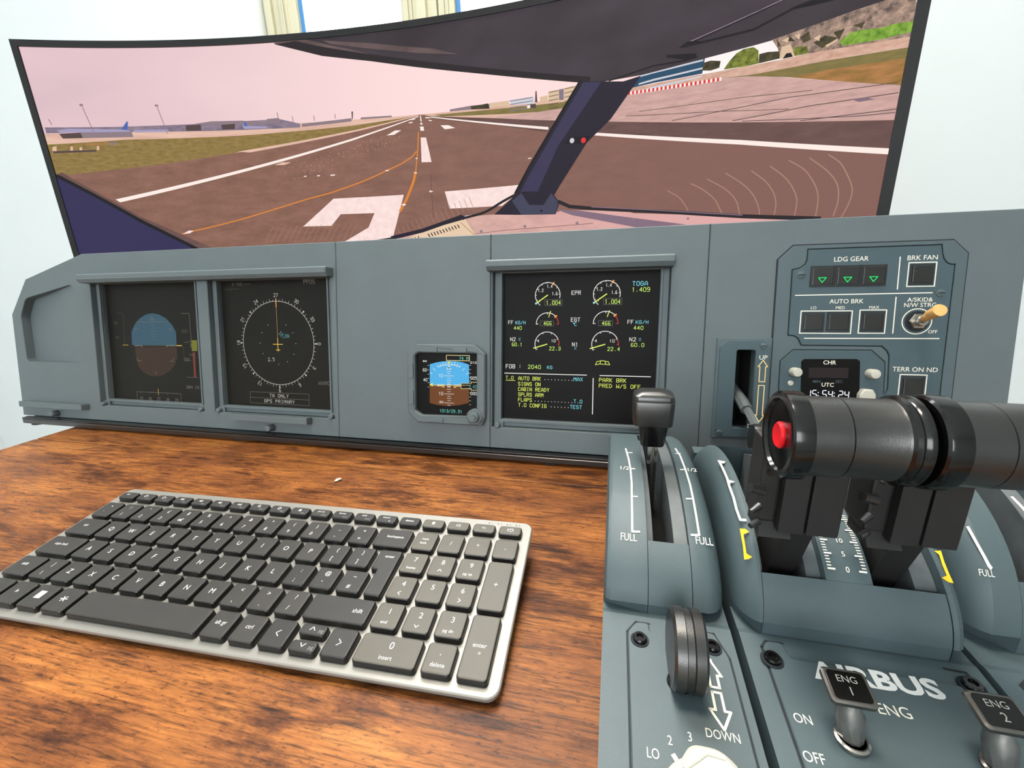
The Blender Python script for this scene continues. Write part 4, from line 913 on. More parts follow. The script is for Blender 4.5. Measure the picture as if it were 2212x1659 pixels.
d.poly([(-0.54078,0.1131),(-0.53165,0.11319),(-0.53204,0.09899),(-0.5412,0.09884)], V_['lime']); d.poly([(-0.54002,0.09718),(-0.53609,0.09725),(-0.53676,0.06387),(-0.54045,0.06376)], V_['red'])
d.line([(-0.55474,0.1039),(-0.55557,0.09438),(-0.55099,0.086),(-0.54177,0.08577)], .0003, V_['faint'])
d.disp('005', *(-0.55572,0.12302), .0036, .0034, V_['faint'], .0004); d.disp('000', *(-0.55501,0.08549), .0036, .0034, V_['dull'], .0004); d.disp('100', *(-0.54647,0.09243), .0030, .0030, V_['faint'], .0004)
d.disp('2', *(-0.54336,0.10427), .0040, .0036, V_['dull'], .0005); d.disp('60', *(-0.67221,0.13409), .0032, .0034, V_['faint'], .0004); d.disp('40', *(-0.67159,0.11392), .0032, .0034, V_['faint'], .0004); d.disp('8', *(-0.60622,0.06634), .0034, .0034, V_['faint'], .0004)
for k in range(9):
    a = math.radians(50 + 10 * k); (cx_, cy_) = (-0.60677,0.10596); d.line([(cx_ + 0.0345 * math.cos(a), cy_ + 0.0352 * math.sin(a)), (cx_ + 0.0366 * math.cos(a), cy_ + 0.0374 * math.sin(a))], .0004, V_['faint'])
d.disp('QNH 29.', *(-0.55392,0.04876), .0036, .0036, V_['dull'], .00042)
(ax, ay), (bx, by) = [(-0.64148,0.02994),(-0.56479,0.04101)]; d.line([(ax, ay), (ax, by), (bx, by), (bx, ay)], .0004, V_['dull'])
for k, t in enumerate(('25', '26', '27', '28', '29')):
    X_ = ax + (bx - ax) * (0.1 + 0.2 * k); d.line([(X_, by), (X_, by - 0.002)], .0003, V_['dull']); d.disp(t, X_, ay + 0.0004, .0034 if k != 2 else .0040, .0030, V_['dull'], .00042, 'c')
X_ = (ax + bx) / 2; d.line([(X_, by + 0.005), (X_, by - 0.002)], .0006, V_['yellow']); d.poly([(X_, by - 0.001), (X_ + 0.001, by - 0.0035), (X_ - 0.001, by - 0.0035)], V_['lime'])
d.build('shown_scales', s1)

# ================================================================== standby instrument
sb = panel_thing('standby_instrument', -0.1765, 0.068, 'small grey octagonal standby display with blue and brown artificial horizon', 'flight instrument')
def so(pts): return [(p[0] + 0.1765, p[1] - 0.068) for p in pts]
OUT = so([(-0.2095, 0.1125), (-0.143, 0.1125), (-0.131, 0.1025), (-0.131, 0.034), (-0.1350, 0.0245), (-0.2095, 0.0245), (-0.2215, 0.0355), (-0.2215, 0.1015)])
INN = round_poly(so([(-0.2125, 0.1), (-0.2085, 0.1030), (-0.1405, 0.1030), (-0.1405, 0.0345), (-0.205, 0.0335), (-0.2125, 0.038)]), 0.002)
MB().plate(OUT, [INN], 0.0002, 0.0070, M_FASCIA, 0.0014).build('bezel', None, sb)
scr = MB().plate(offset_poly(INN, 0.0003), [], 0.0002, 0.0010, M_SCREENOFF2).build('screen', None, sb)
for cx_, cy_, w_, h_ in ((-0.1934, 0.1063, 0.0165, 0.0052), (-0.1595, 0.1065, 0.0165, 0.0052), (-0.2163, 0.083, 0.0052, 0.0165), (-0.2163, 0.053, 0.0052, 0.0165), (-0.187, 0.0288, 0.0165, 0.0048)):
    MB().box(cx_ - w_ / 2 + 0.1765, cx_ + w_ / 2 + 0.1765, cy_ - h_ / 2 - 0.068, cy_ + h_ / 2 - 0.068, 0.0065, 0.0085, M_FASCIA, 0.0006).build('button', None, sb)
kn = MB(); kx, ky = -0.1425 + 0.1765, 0.0345 - 0.068
kn.lathe([(0.0088, 0.0), (0.0088, 0.0082), (0.0080, 0.009)], (kx, ky, 0), n=28, M=M_FASCIA); kn.lathe([(0.0062, 0.009), (0.0060, 0.0125), (0.0048, 0.0135)], (kx, ky, 0), n=24, M=M_FASCIA); kn.lathe([(0.0034, 0.0135), (0.0032, 0.0155)], (kx, ky, 0), n=20, M=M_FASCIA)
kn.build('knob', None, sb)
B_ = {k: lit('standby_' + k, c) for k, c in dict(sky=(84, 178, 232), brown=(110, 66, 32), white=(236, 236, 228), cream=(244, 226, 160), yellow=(248, 224, 50), cyan=(110, 210, 190), black=(12, 12, 12)).items()}
ZB2 = 0.00115
SO = (0.1765, -0.068)
class SDraw(Draw):
    def __init__(s, z): s.mb = MB(); s.map = lambda x, y: (x + SO[0], y + SO[1], z)
d = SDraw(ZB2)
d.poly([(-0.19706,0.06681),(-0.19681,0.08997),(-0.18864,0.09228),(-0.1811,0.0935),(-0.17418,0.09401),(-0.16621,0.09383),(-0.15848,0.09296),(-0.15099,0.0907),(-0.15063,0.06807)], B_['sky']); d.poly([(-0.19706,0.0661),(-0.15099,0.06736),(-0.151,0.04855),(-0.1608,0.0458),(-0.17445,0.04393),(-0.18809,0.04456),(-0.19727,0.04649)], B_['brown'])
d.build('shown_horizon', scr)
d = SDraw(ZB2 + 0.0001)
d.line([(-0.18679,0.08703),(-0.18113,0.08929),(-0.17421,0.08998),(-0.16715,0.08962),(-0.16162,0.08766)], .0006, B_['white'])
for q in ([(-0.18679,0.08703),(-0.18772,0.08913)], [(-0.18377,0.08834),(-0.1845,0.09061)], [(-0.18075,0.08929),(-0.18111,0.09245)], [(-0.17757,0.08972),(-0.17774,0.09218)], [(-0.17086,0.08988),(-0.17047,0.09234)], [(-0.16771,0.08961),(-0.16695,0.09277)], [(-0.16475,0.08881),(-0.16363,0.0911)], [(-0.16162,0.08766),(-0.16032,0.08978)], [(-0.19672,0.08092),(-0.19406,0.0794)], [(-0.15154,0.08166),(-0.1541,0.07984)], [(-0.19248,0.08547),(-0.19004,0.08306)], [(-0.15592,0.08641),(-0.15831,0.08391)]): d.line(q, .0005, B_['white'])
d.poly([(-0.17624,0.09326),(-0.17214,0.09335),(-0.1742,0.0905)], B_['yellow']); d.line([(-0.17666,0.08518),(-0.17421,0.0891),(-0.17162,0.08531),(-0.17666,0.08518)], .0006, B_['white']); d.line([(-0.17628,0.08659),(-0.17217,0.0867)], .0006, B_['black'])
(cx_, cy_) = (-0.17414,0.06761); u_ = 0.000172
for k in range(-10, 12):
    if k == 0 or k * 12.6 > 95 : continue
    w_ = {0: 34, 4: 34, -4: 34, 8: 34, -8: 32}.get(k, 14 if k % 2 == 0 else 10)
    if -9 <= k <= 8: d.line([(cx_ - w_ * u_, cy_ + k * 14.6 * u_), (cx_ + w_ * u_, cy_ + k * 14.6 * u_)], .0004, B_['white'])
d.disp('10', *(-0.1865,0.07607), .0034, .0029, B_['white'], .0004); d.disp('10', *(-0.18629,0.05594), .0034, .0029, B_['white'], .0004); d.disp('20', *(-0.1856,0.04719), .0020, .0027, B_['white'], .0004)
for q in ([(-0.1879,0.06749),(-0.17996,0.06776),(-0.17998,0.0651),(-0.18167,0.06504),(-0.18167,0.06628),(-0.18791,0.06606),(-0.1879,0.06749)], [(-0.16074,0.06807),(-0.16816,0.06781),(-0.16818,0.06499),(-0.1665,0.06505),(-0.16649,0.06646),(-0.16075,0.06666)], [(-0.17563,0.06826),(-0.17264,0.06837),(-0.17265,0.06589),(-0.17565,0.06578),(-0.17563,0.06826)]): d.line(q, .0006, B_['cream'])
d.line([(-0.19706,0.06645),(-0.15063,0.06807)], .0005, B_['cream']); d.poly([(-0.19724,0.06716),(-0.1934,0.06944),(-0.19344,0.06515)], B_['yellow'])
for t, p in (('60', (-0.20494,0.08194)), ('40', (-0.2045,0.07086)), ('005', (-0.14898,0.07442)), ('000', (-0.14898,0.05761))): d.disp(t, p[0], p[1], .0031, .0026, B_['white'], .00042)
for k in range(6):
    (ax, ay) = (-0.19931,0.08849); d.line([(ax, ay - k * 0.0048), (ax + 0.0014, ay - k * 0.0048)], .0004, B_['white'])
for k in range(11):
    (ax, ay) = (-0.15026,0.08968); d.line([(ax, ay - k * 0.0043), (ax + 0.0014, ay - k * 0.0043)], .0004, B_['white'])
d.disp('80', *(-0.20481,0.09263), .0014, .0026, B_['white'], .0004); d.disp('010', *(-0.14917,0.09178), .0022, .0026, B_['white'], .0004)
(ax, ay), (bx, by) = [(-0.17698,0.09465),(-0.15044,0.10039)]; d.box(ax, ay, bx, by, .0006, B_['cream']); d.disp('74 M', bx - 0.0004, ay + 0.0011, .0030, .0028, B_['cyan'], .00042, 'r')
d.poly([(-0.16,0.06968),(-0.14825,0.07008),(-0.14825,0.07147),(-0.14152,0.0717),(-0.14151,0.06298),(-0.14825,0.06273),(-0.14825,0.06448),(-0.16001,0.06405)], B_['black']); d.line([(-0.14152,0.0717),(-0.14825,0.07147),(-0.14825,0.07008),(-0.16,0.06968),(-0.16001,0.06405),(-0.14825,0.06448),(-0.14825,0.06273),(-0.14151,0.06298)], .0006, B_['cream'])
d.disp('2', *(-0.15099,0.06526), .0028, .0026, B_['cyan'], .0004); d.disp('40', *(-0.14642,0.06472), .0034, .0027, B_['cyan'], .0004)
d.disp('1013/29.91', *(-0.1853,0.03676), .0032, .00272, B_['cyan'], .00042)
d.build('shown_scales', scr)

# ================================================================== landing gear lever unit
gl = panel_thing('gear_lever_unit', 0.12, 0.075, 'slate-blue landing gear lever plate with slot and black wheel knob', 'lever')
def go(pts): return [(p[0] - 0.12, p[1] - 0.075) for p in pts]
slot = rrect(0.114 - .12, 0.0368 - .075, 0.130 - .12, 0.1108 - .075, 0.002)
MB().plate(go([(0.0965, 0.0258), (0.1437, 0.0258), (0.1437, 0.1217), (0.0965, 0.1217)]), [slot], 0.0, 0.0022, M_TEAL, 0.0006).build('plate', None, gl)
MB().plate(go([(0.099, 0.034), (0.1055, 0.0275), (0.1365, 0.0275), (0.1423, 0.034), (0.1423, 0.1140), (0.1365, 0.1195), (0.1060, 0.1195), (0.099, 0.1135)]), [slot], 0.0020, 0.0034, M_PLATE, 0.0005).build('face', None, gl)
mb = MB(); mb.box(-0.0075, 0.0115, -0.040, 0.038, -0.05, -0.048, M_VOID); 
for a, b, c_, e in ((-0.0078, -0.0065, -0.040, 0.038), (0.0105, 0.0118, -0.040, 0.038)): mb.box(a, b, c_, e, -0.05, -0.0122, M_VOID)
for c_, e in ((-0.0402, -0.0390), (0.0366, 0.0378)): mb.box(-0.0078, 0.0118, c_, e, -0.05, -0.0122, M_VOID)
mb.build('slot_well', None, gl)
def slot_screw(parent, x, y, z, r=0.0029, M=M_TEAL):
    mb = MB(); mb.lathe([(r, z - 0.0004), (r, z + 0.0004), (r * 0.75, z + 0.0010), (r * 0.1, z + 0.0011)], (x, y, 0), n=18, M=M); mb.box(x - r * 0.8, x + r * 0.8, y - r * 0.13, y + r * 0.13, z + 0.0007, z + 0.00125, M_GROOVE); return mb.build('screw', None, parent)
for p in go([(0.13636,0.1146), (0.1030, 0.0310)]): slot_screw(gl, p[0], p[1], 0.0034)
lv = MB(); lv.tube([(-0.0005, 0.002, -0.045), (0.0005, -0.012, 0.004), (0.0015, -0.0185, 0.018)], 0.0052, 8, M_PEDGREY); lv.tube([(0.0015, -0.0165, 0.014), (0.0035, -0.033, 0.048)], 0.0037, 6, M_PEDGREY)
lv = lv.build('lever', None, gl)
wk = MB(); wk.lathe([(0.004, -0.0075), (0.0125, -0.0075), (0.0132, -0.0055), (0.0132, 0.0055), (0.0125, 0.0075), (0.004, 0.0075)], (0.004, -0.038, 0.054), axis='x', n=32, M=M_BLACKP); wk.build('wheel_knob', None, lv)
class GDraw(Draw):
    def __init__(s, z, o): s.mb = MB(); s.map = lambda x, y: (x - o[0], y - o[1], z)
d = GDraw(0.00348, (0.12, 0.075))
M_GOLD = lit('backlit_cream', (250, 222, 150), 0.9)
(ax, ay) = (0.13653,0.10202); d.text('UP', ax, ay, 0.0040, M_PRINT, 'c')
xa = 0.1367
d.line([(xa - .0024, .0815), (xa + .0024, .0815), (xa + .0024, .0955), (xa + .0040, .0955), (xa, .1015), (xa - .0040, .0955), (xa - .0024, .0955)], .0008, M_GOLD, True)
d.line([(xa - .0024, .0780), (xa + .0024, .0780), (xa + .0024, .0500), (xa + .0040, .0500), (xa, .0435), (xa - .0040, .0500), (xa - .0024, .0500)], .0008, M_GOLD, True)
d.text('DOWN', xa - .001, .0375, 0.0036, M_PRINT, 'c')
d.build('lettering', gl)

# ================================================================== brake and gear switch panel
sp = panel_thing('switch_panel', 0.2145, 0.115, 'slate-blue landing gear and auto brake switch panel on the right', 'switch panel')
def sw(pts): return [(p[0] - 0.2145, p[1] - 0.115) for p in pts]
OUT = sw([(0.1553, 0.2045), (0.2744, 0.2045), (0.2852, 0.1935), (0.2854, 0.022), (0.1445, 0.022), (0.1437, 0.1925)])
MB().plate(offset_poly(OUT, 0.0009), [], 0.0, 0.0004, M_GROOVE).build('shadow_gap', None, sp)
INN = sw([(0.16721,0.20032),(0.26582,0.20047),(0.26704,0.19317),(0.26854,0.18874),(0.27098,0.18553),(0.27376,0.18419),(0.27642,0.18412),(0.2762,0.06839)]) + sw([(0.2790, 0.030), (0.2180, 0.030)]) + sw([(0.23821,0.07763),(0.23679,0.10729),(0.23467,0.11193),(0.23032,0.11588),(0.1678,0.11599),(0.1649,0.12193),(0.16164,0.12426),(0.1566,0.12505),(0.15605,0.18287),(0.16172,0.18407),(0.16574,0.18731),(0.16722,0.19194)])
CLK = sw([(0.16131,0.11116),(0.2226,0.11174),(0.23362,0.10158),(0.23512,0.06932)]) + sw([(0.2130, 0.028), (0.1500, 0.028)]) + sw([(0.15217,0.0658),(0.1516,0.10072)])
MB().plate(offset_poly(OUT, -0.0002), [offset_poly(INN, 0.0008), offset_poly(CLK, 0.0006)], 0.0003, 0.0016, M_TEAL, 0.0003).build('frame_plate', None, sp)
MB().plate(INN, [], 0.0003, 0.0017, M_PLATE, 0.0004).build('face_plate', None, sp)
MB().plate(CLK, [], 0.0003, 0.0019, M_PLATE, 0.0004).build('clock_plate', None, sp)
for p in sw([(0.1631,0.17838), (0.26883,0.16093)]): slot_screw(sp, p[0], p[1], 0.0017, 0.0033, M_TEAL)
class WDraw(GDraw):
    def __init__(s, z): GDraw.__init__(s, z, (0.2145, 0.115))
M_KEYGLASS = mat('smoked_push_button', (30, 30, 28), 0.35)
M_GRN = lit('green_gear_light', (30, 232, 110), 1.1)
def push(x0, x1, y0, y1):
    mb = MB(); mb.plate(rect4((x0, x1, y0, y1)), [rect4((x0 + .0011, x1 - .0011, y0 + .0011, y1 - .0011))], 0.0012, 0.0021, M_BLACKM); mb.box(x0 + .0016, x1 - .0016, y0 + .0016, y1 - .0016, 0.0012, 0.0031, M_KEYGLASS, 0.0005)
    return mb
def pb(q):   # corners from lower left and upper right
    (a, b), (c_, e) = sw(q); return a, c_, b, e
g3 = [(0.1682, 0.1858), (0.1858, 0.2033), (0.2035, 0.2208)]
gx0, gy0 = sw([(0.16997,0.16746)])[0]; gx1, gy1 = sw([(0.2285,0.18588)])[0]
for k in range(3):
    w_ = (gx1 - gx0) / 3; o = push(gx0 + w_ * k + .0001, gx0 + w_ * (k + 1) - .0001, gy0, gy1).build('gear_light', None, sp)
    dd = Draw(z=0.00325); cx_ = gx0 + w_ * (k + 0.48); cy_ = gy0 + (gy1 - gy0) * 0.33
    dd.line([(cx_ - .0030, cy_ + .0019), (cx_ + .0030, cy_ + .0019), (cx_, cy_ - .0022)], .00065, M_GRN, True, 0.4); dd.build('green_triangle', o)
def lone(q, wd=True):
    a, c_, b, e = pb(q); o = push(a, c_, b, e).build('push_button', None, sp); return a, c_, b, e
d = WDraw(0.00178); O2 = (0.2145, 0.115)
def frame(a, c_, b, e, g=0.0013): d.box(a + O2[0] - g, b + O2[1] - g, c_ + O2[0] + g, e + O2[1] + g, .0008, M_PRINT)
frame(*lone([(0.24524,0.1681),(0.26242,0.1854)]))
r1 = lone([(0.16658,0.12789),(0.18418,0.14514)]); r2 = lone([(0.18595,0.12801),(0.20408,0.1456)]); frame(r1[0], r2[1], r1[2], r1[3])
frame(*lone([(0.21251,0.12818),(0.22982,0.14575)])); frame(*lone([(0.24727,0.07228),(0.26434,0.08995)]))
for t, p, h_ in (('LDG GEAR', (0.20072,0.18936), .0046), ('BRK FAN', (0.25319,0.18877), .0046), ('AUTO BRK', (0.20011,0.153), .0044), ('LO', (0.1749,0.14806), .0030), ('MED', (0.19579,0.14794), .0030), ('MAX', (0.22144,0.14805), .0030), ('A/SKID&', (0.25464,0.15394), .0041), ('N/W STRG', (0.25506,0.14941), .0041), ('OFF', (0.26613,0.12708), .0032), ('TERR ON ND', (0.25646,0.09396), .0046), ('RST', (0.16203,0.09882), .0046), ('CHR', (0.22301,0.09888), .0046), ('GPS', (0.2212,0.08136), .0030), ('INT', (0.22823,0.07832), .0028), ('SET', (0.23458,0.07473), .0024)):
    if t != 'SET': d.text(t, p[0], p[1], h_ * 0.84, M_PRINT, 'c', 0.0, 0.98)
for q in ([(0.23709,0.1917),(0.23736,0.16465)], [(0.15958,0.16046),(0.26271,0.1613)], [(0.23706,0.15789),(0.23728,0.12701)], [(0.16958,0.12198),(0.27124,0.1227)]): d.line(q, .0008, M_PRINT)
(tx, ty) = (0.25397,0.1372); d.arc(tx, ty, .0107, 0, 360, .0008, M_PRINT, 36)
d.mb.v = [(v[0], v[1], v[2]) for v in d.mb.v]
d.build('lettering', sp)
# toggle switch with tan cap
tg = MB(); X_, Y_ = tx - O2[0], ty - O2[1]
tg.lathe([(0.0088, 0.0016), (0.0088, 0.0020)], (X_, Y_, 0), n=28, M=M_GROOVE)
tg.lathe([(0.0072, 0.002), (0.0072, 0.0045), (0.0064, 0.0052)], (X_, Y_, 0), n=6, M=M_STEEL, smooth=False); tg.lathe([(0.0046, 0.004), (0.0046, 0.009), (0.0036, 0.0098)], (X_, Y_, 0), n=20, M=M_STEEL)
tg = tg.build('toggle_switch', None, sp)
def pt(q, o): return (q[0] - O2[0], q[1] - O2[1], o)
lv = MB(); lv.tube([(X_, Y_, 0.008), pt((0.25185,0.13911), 0.016)], 0.0026, 12, M_STEEL); lv.tube([pt((0.2514,0.13891), 0.015), pt((0.25175,0.14172), 0.021), pt((0.25232,0.14482), 0.030), pt((0.25226,0.14491), 0.0304)], [0.0030, 0.0041, 0.0050, 0.0044], 20, M_BRASS)
lv.build('toggle_lever', None, tg)
# chronometer
ck = MB(); cp = sw([(0.17073,0.06088),(0.16849,0.10109),(0.17057,0.10323),(0.21213,0.10409),(0.21465,0.1021),(0.21701,0.063)]); ck.plate(cp, [], 0.0015, 0.0026, M_SCREENOFF2, 0.0004); ck = ck.build('clock_window', None, sp)
d = WDraw(0.00266); L_ = lit('clock_segments', (236, 240, 250), 1.15); LF = lit('clock_faint', (78, 92, 96)); LP = lit('clock_patch', (42, 36, 35))
d.poly([(0.1747,0.09568),(0.20611,0.09606),(0.20637,0.08687),(0.17502,0.08631)], LP)
for t, p, h_, M in (('CHR', (0.19081,0.09885), .0034, M_PRINT), ('UTC', (0.19089,0.07872), .0034, M_PRINT), ('MIN', (0.18198,0.08191), .0024, LF), ('SEC', (0.19967,0.08237), .0024, LF)): d.text(t, p[0], p[1], h_, M, 'c', 0, 1.0, 0.01)
(ax, ay) = (0.17471,0.06825); (bx, by) = (0.20964,0.06971); pit = (bx - ax) / 7.4
SEG = {'1': 'bc', '5': 'afgcd', '4': 'fgbc', '2': 'abged', ':': ':'}
for k, c_ in enumerate('15:54:24'):
    x0 = ax + pit * (k - (0.0 if k < 2 else 0.3 if k < 5 else 0.6)); w_, h_ = pit * 0.66, 0.0068
    pts = {'a': [(0, 1), (1, 1)], 'b': [(1, 1), (1, .5)], 'c': [(1, .5), (1, 0)], 'd': [(0, 0), (1, 0)], 'e': [(0, 0), (0, .5)], 'f': [(0, .5), (0, 1)], 'g': [(0, .5), (1, .5)]}
    if c_ == ':':
        for yy in (0.3, 0.7): d.disc(x0 + w_ * 0.4, ay + h_ * yy, .0005, L_, 8)
    else:
        for s_ in SEG[c_]:
            (p0, p1), (q0, q1) = pts[s_]; g = 0.08
            d.line([(x0 + w_ * (p0 + (q0 - p0) * g), ay + h_ * (p1 + (q1 - p1) * g)), (x0 + w_ * (q0 + (p0 - q0) * g), ay + h_ * (q1 + (p1 - q1) * g))], .00075, L_, False, 0.0)
d.build('clock_digits', ck)
for q in ((0.16306,0.09137), (0.22315,0.09145)):
    x_, y_ = q[0] - O2[0], q[1] - O2[1]; MB().lathe([(0.0042, 0.0015), (0.0042, 0.0100), (0.0036, 0.0112), (0.001, 0.0114)], (x_, y_, 0), n=22, M=M_WHITEP).build('clock_button', None, sp)
x_, y_ = sw([(0.16094,0.08092)])[0]; MB().lathe([(0.0024, 0.0015), (0.0024, 0.0032), (0.0015, 0.0038)], (x_, y_, 0), n=18, M=M_WHITEP).build('clock_pin', None, sp)
x_, y_ = sw([(0.16185,0.07195)])[0]; MB().lathe([(0.0056, 0.0015), (0.0054, 0.0080), (0.0046, 0.009)], (x_, y_ - 0.003, 0), n=22, M=M_WHITEP).build('clock_button', None, sp)
x_, y_ = sw([(0.22039,0.07426)])[0]
kn = MB(); kn.plate(round_poly([(x_ - .0062, y_ - .010), (x_ + .0062, y_ - .010), (x_ + .0062, y_ - 0.001), (x_ + .0035, y_ + .0036), (x_ - .0035, y_ + .0036), (x_ - .0062, y_ - 0.001)], 0.0012), [], 0.0015, 0.0085, M_WHITEP, 0.0012); kn.build('clock_selector', None, sp)

# ================================================================== keyboard
PX, PY = 0.019, 0.019195
kb = tag(empty('keyboard', (-0.40392, 0.14570, 0.0120), (math.radians(8.2683), 0, math.radians(2.0714))), 'slim silver computer keyboard with dark keys on the wooden desk', 'keyboard')
X0, X1, Y0, Y1 = -0.37 * PX, 18.77 * PX, -0.70 * PY, 5.60 * PY
def slab(x0, y0, x1, y1, r, zs):
    mb = MB(); mb.rings([[(p[0], p[1], z) for p in rrect(x0 + i, y0 + i, x1 - i, y1 - i, max(r - i, 0.001), 5)] for z, i in zs]); return mb
slab(X0, Y0, X1, Y1, 0.007, [(-0.0070, 0.0002), (-0.0054, 0.0), (-0.0047, 0.0003), (-0.0043, 0.0010)]).build('shell', M_ALU, kb)
slab(X0, Y0, X1, Y1, 0.007, [(-0.0100, 0.0022), (-0.0092, 0.0010), (-0.0071, 0.0008)]).build('base_tray', M_BLACKM, kb)
mb = MB(); mb.plate([(0.060, -0.0098), (0.104, -0.0098), (0.104, -0.0255), (0.098, -0.0262)], [], X0 + 0.02, X1 - 0.02, M_BLACKM, axis='x'); mb.build('rear_foot', None, kb)
for x in (X0 + 0.03, X1 - 0.03): MB().box(x - 0.012, x + 0.012, Y0 + 0.006, Y0 + 0.012, -0.0104, -0.0098, M_BLACKM).build('rubber_pad', None, kb)
def key_mesh(ring, name, M):
    """ring(i): outline of the key inset by i"""
    mb = MB(); L = lambda i, z: [(p[0], p[1], z) for p in ring(i)]
    mb.rings([L(0.0012, -0.0045), L(0.0015, -0.0009), L(0.0018, -0.0004)], M_KEYSHADE, True, True, False)
    mb.rings([L(0.0018, -0.0004), L(0.0021, -0.0001), L(0.0026, 0.0)], M, True, False, True)
    o = mb.build(name, None, None, sharp=7); me = o.data; bpy.data.objects.remove(o); return me
_km = {}
def add_key(x, w, yc, hgt, M, legends=(), poly=None):
    """x, w in key units; yc row centre and hgt in key units"""
    k = (round(w, 3), round(hgt, 3), M.name)
    cx_, cy_ = (x + w / 2) * PX, yc * PY
    if poly:
        me = key_mesh(lambda i: round_poly(offset_poly(poly, -i), 0.0016, 3), 'key', M); cx_, cy_ = 0, 0
    else:
        if k not in _km: _km[k] = key_mesh(lambda i: rrect(-w * PX / 2 + i, -hgt * PY / 2 + i, w * PX / 2 - i, hgt * PY / 2 - i, 0.0027 - i * 0.5, 4), 'key', M)
        me = _km[k]
    o = link('key', me, kb, (cx_, cy_, 0))
    if legends:
        d = Draw(z=0.00008)
        for l in legends:
            if callable(l): l(d)
            else:
                t, lx, ly, h = l[:4]; d.text(t, lx, ly, h, l[4] if len(l) > 4 else M_LEGEND, 'c', 0, 1.0, 0.0)
        d.build('legend', o)
    return o
def one(t, h=.0034): return [(t, 0, -h / 2, h)]
def two(a, b, h=.0028): return [(a, 0.0002, .0020, h), (b, -0.0006, -.0052, h)]
def word(t, dx=0.0, dy=0.0, h=.0021): return [(t, dx, dy - h / 2, h)]
KB = M_KEY
# number row
for k, (a, b) in enumerate((('\u00ac', '`'), ('!', '1'), ('"', '2'), ('\u00a3', '3'), ('$', '4\u20ac'), ('%', '5'), ('^', '6'), ('&', '7'), ('*', '8'), ('(', '9'), (')', '0'), ('_', '-'), ('+', '='))): add_key(k, 1, 4, 1, KB if k < 11 else M_KEYD, two(a, b))
add_key(13, 1.5, 4, 1, M_KEYD, word('backspace', .0015, .001))
add_key(0, 1.5, 3, 1, KB, word('tab', -.002, .001))
for k, c_ in enumerate('QWERTYUIOP'): add_key(1.5 + k, 1, 3, 1, KB, one(c_))
add_key(11.5, 1, 3, 1, M_KEYD, two('{', '[')); add_key(12.5, 1, 3, 1, M_KEYD, two('}', ']'))
e0, e1 = 13.5 * PX + .0003, 14.5 * PX - .0003
ent = [(13.75 * PX, 1.5 * PY), (14.5 * PX, 1.5 * PY), (14.5 * PX, 3.5 * PY), (13.5 * PX, 3.5 * PY), (13.5 * PX, 2.5 * PY), (13.75 * PX, 2.5 * PY)]
add_key(0, 1, 0, 1, M_KEYD, [('enter', 14.05 * PX, 3.08 * PY, .0021)], ent)
add_key(0, 1.75, 2, 1, KB, word('caps lock', -.001, .001))
for k, c_ in enumerate('ASDFGHJKL'): add_key(1.75 + k, 1, 2, 1, KB, one(c_))
add_key(10.75, 1, 2, 1, M_KEYD, two(':', ';')); add_key(11.75, 1, 2, 1, M_KEYD, two('@', "'")); add_key(12.75, 1, 2, 1, M_KEYD, two('~', '#'))
add_key(0, 1.25, 1, 1, KB, word('shift', -.001, .001)); add_key(1.25, 1, 1, 1, KB, two('|', '\\'))
for k, c_ in enumerate('ZXCVBNM'): add_key(2.25 + k, 1, 1, 1, KB, one(c_))
for k, (a, b) in enumerate((('<', ','), ('>', '.'), ('?', '/'))): add_key(9.25 + k, 1, 1, 1, KB, two(a, b))
add_key(12.25, 2.25, 1, 1, M_KEYD, word('shift', .0120, 0, .0026))
# bottom row
add_key(0, 1.3, 0, 1, KB, word('ctrl', -.002, .001)); add_key(1.3, 1.03, 0, 1, KB, word('fn', 0, .001))
add_key(2.33, 1.04, 0, 1, KB, [lambda d: d.rect(-.0024, -.0018, .0024, .0034, M_LEGEND)])
add_key(3.37, 1.05, 0, 1, KB, [lambda d: [d.line([(-.0026 * math.cos(a), .0004 - .0018 * math.sin(a)), (.0026 * math.cos(a), .0004 + .0018 * math.sin(a))], .0005, M_LEGEND) for a in (0, 1.05, 2.1)]])
add_key(4.42, 5.08, 0, 1, KB)
add_key(9.5, 1, 0, 1, KB, word('alt gr', 0, .001, .0024)); add_key(10.5, 1, 0, 1, KB, word('ctrl', 0, .001, .0024))
def arrow(dx, dy, sc=1.0, oy=0.0, ox=0.0): return lambda d: d.line([(ox + (-dx * .6 - dy * 1.0) * .0017 * sc, oy + (-dy * .6 + dx * 1.0) * .0017 * sc), (ox + dx * .6 * .0017 * sc, oy + dy * .6 * .0017 * sc), (ox + (-dx * .6 + dy * 1.0) * .0017 * sc, oy + (-dy * .6 - dx * 1.0) * .0017 * sc)], .00045, M_LEGEND)
add_key(11.5, 1, 0, 1, M_KEYD, [arrow(-1, 0)])
add_key(12.5, 1, 0.25, 0.5, M_KEYD, [arrow(0, 1, 0.9, 0.0005, -.0005), ('pg', .0050, -.0012, .0021, M_LEGENDG)]); add_key(12.5, 1, -0.25, 0.5, M_KEYD, [arrow(0, -1, 0.9, 0.0005, -.0005), ('pg', .0050, -.0012, .0021, M_LEGENDG)])
add_key(13.5, 1, 0, 1, M_KEYD, [arrow(1, 0)])
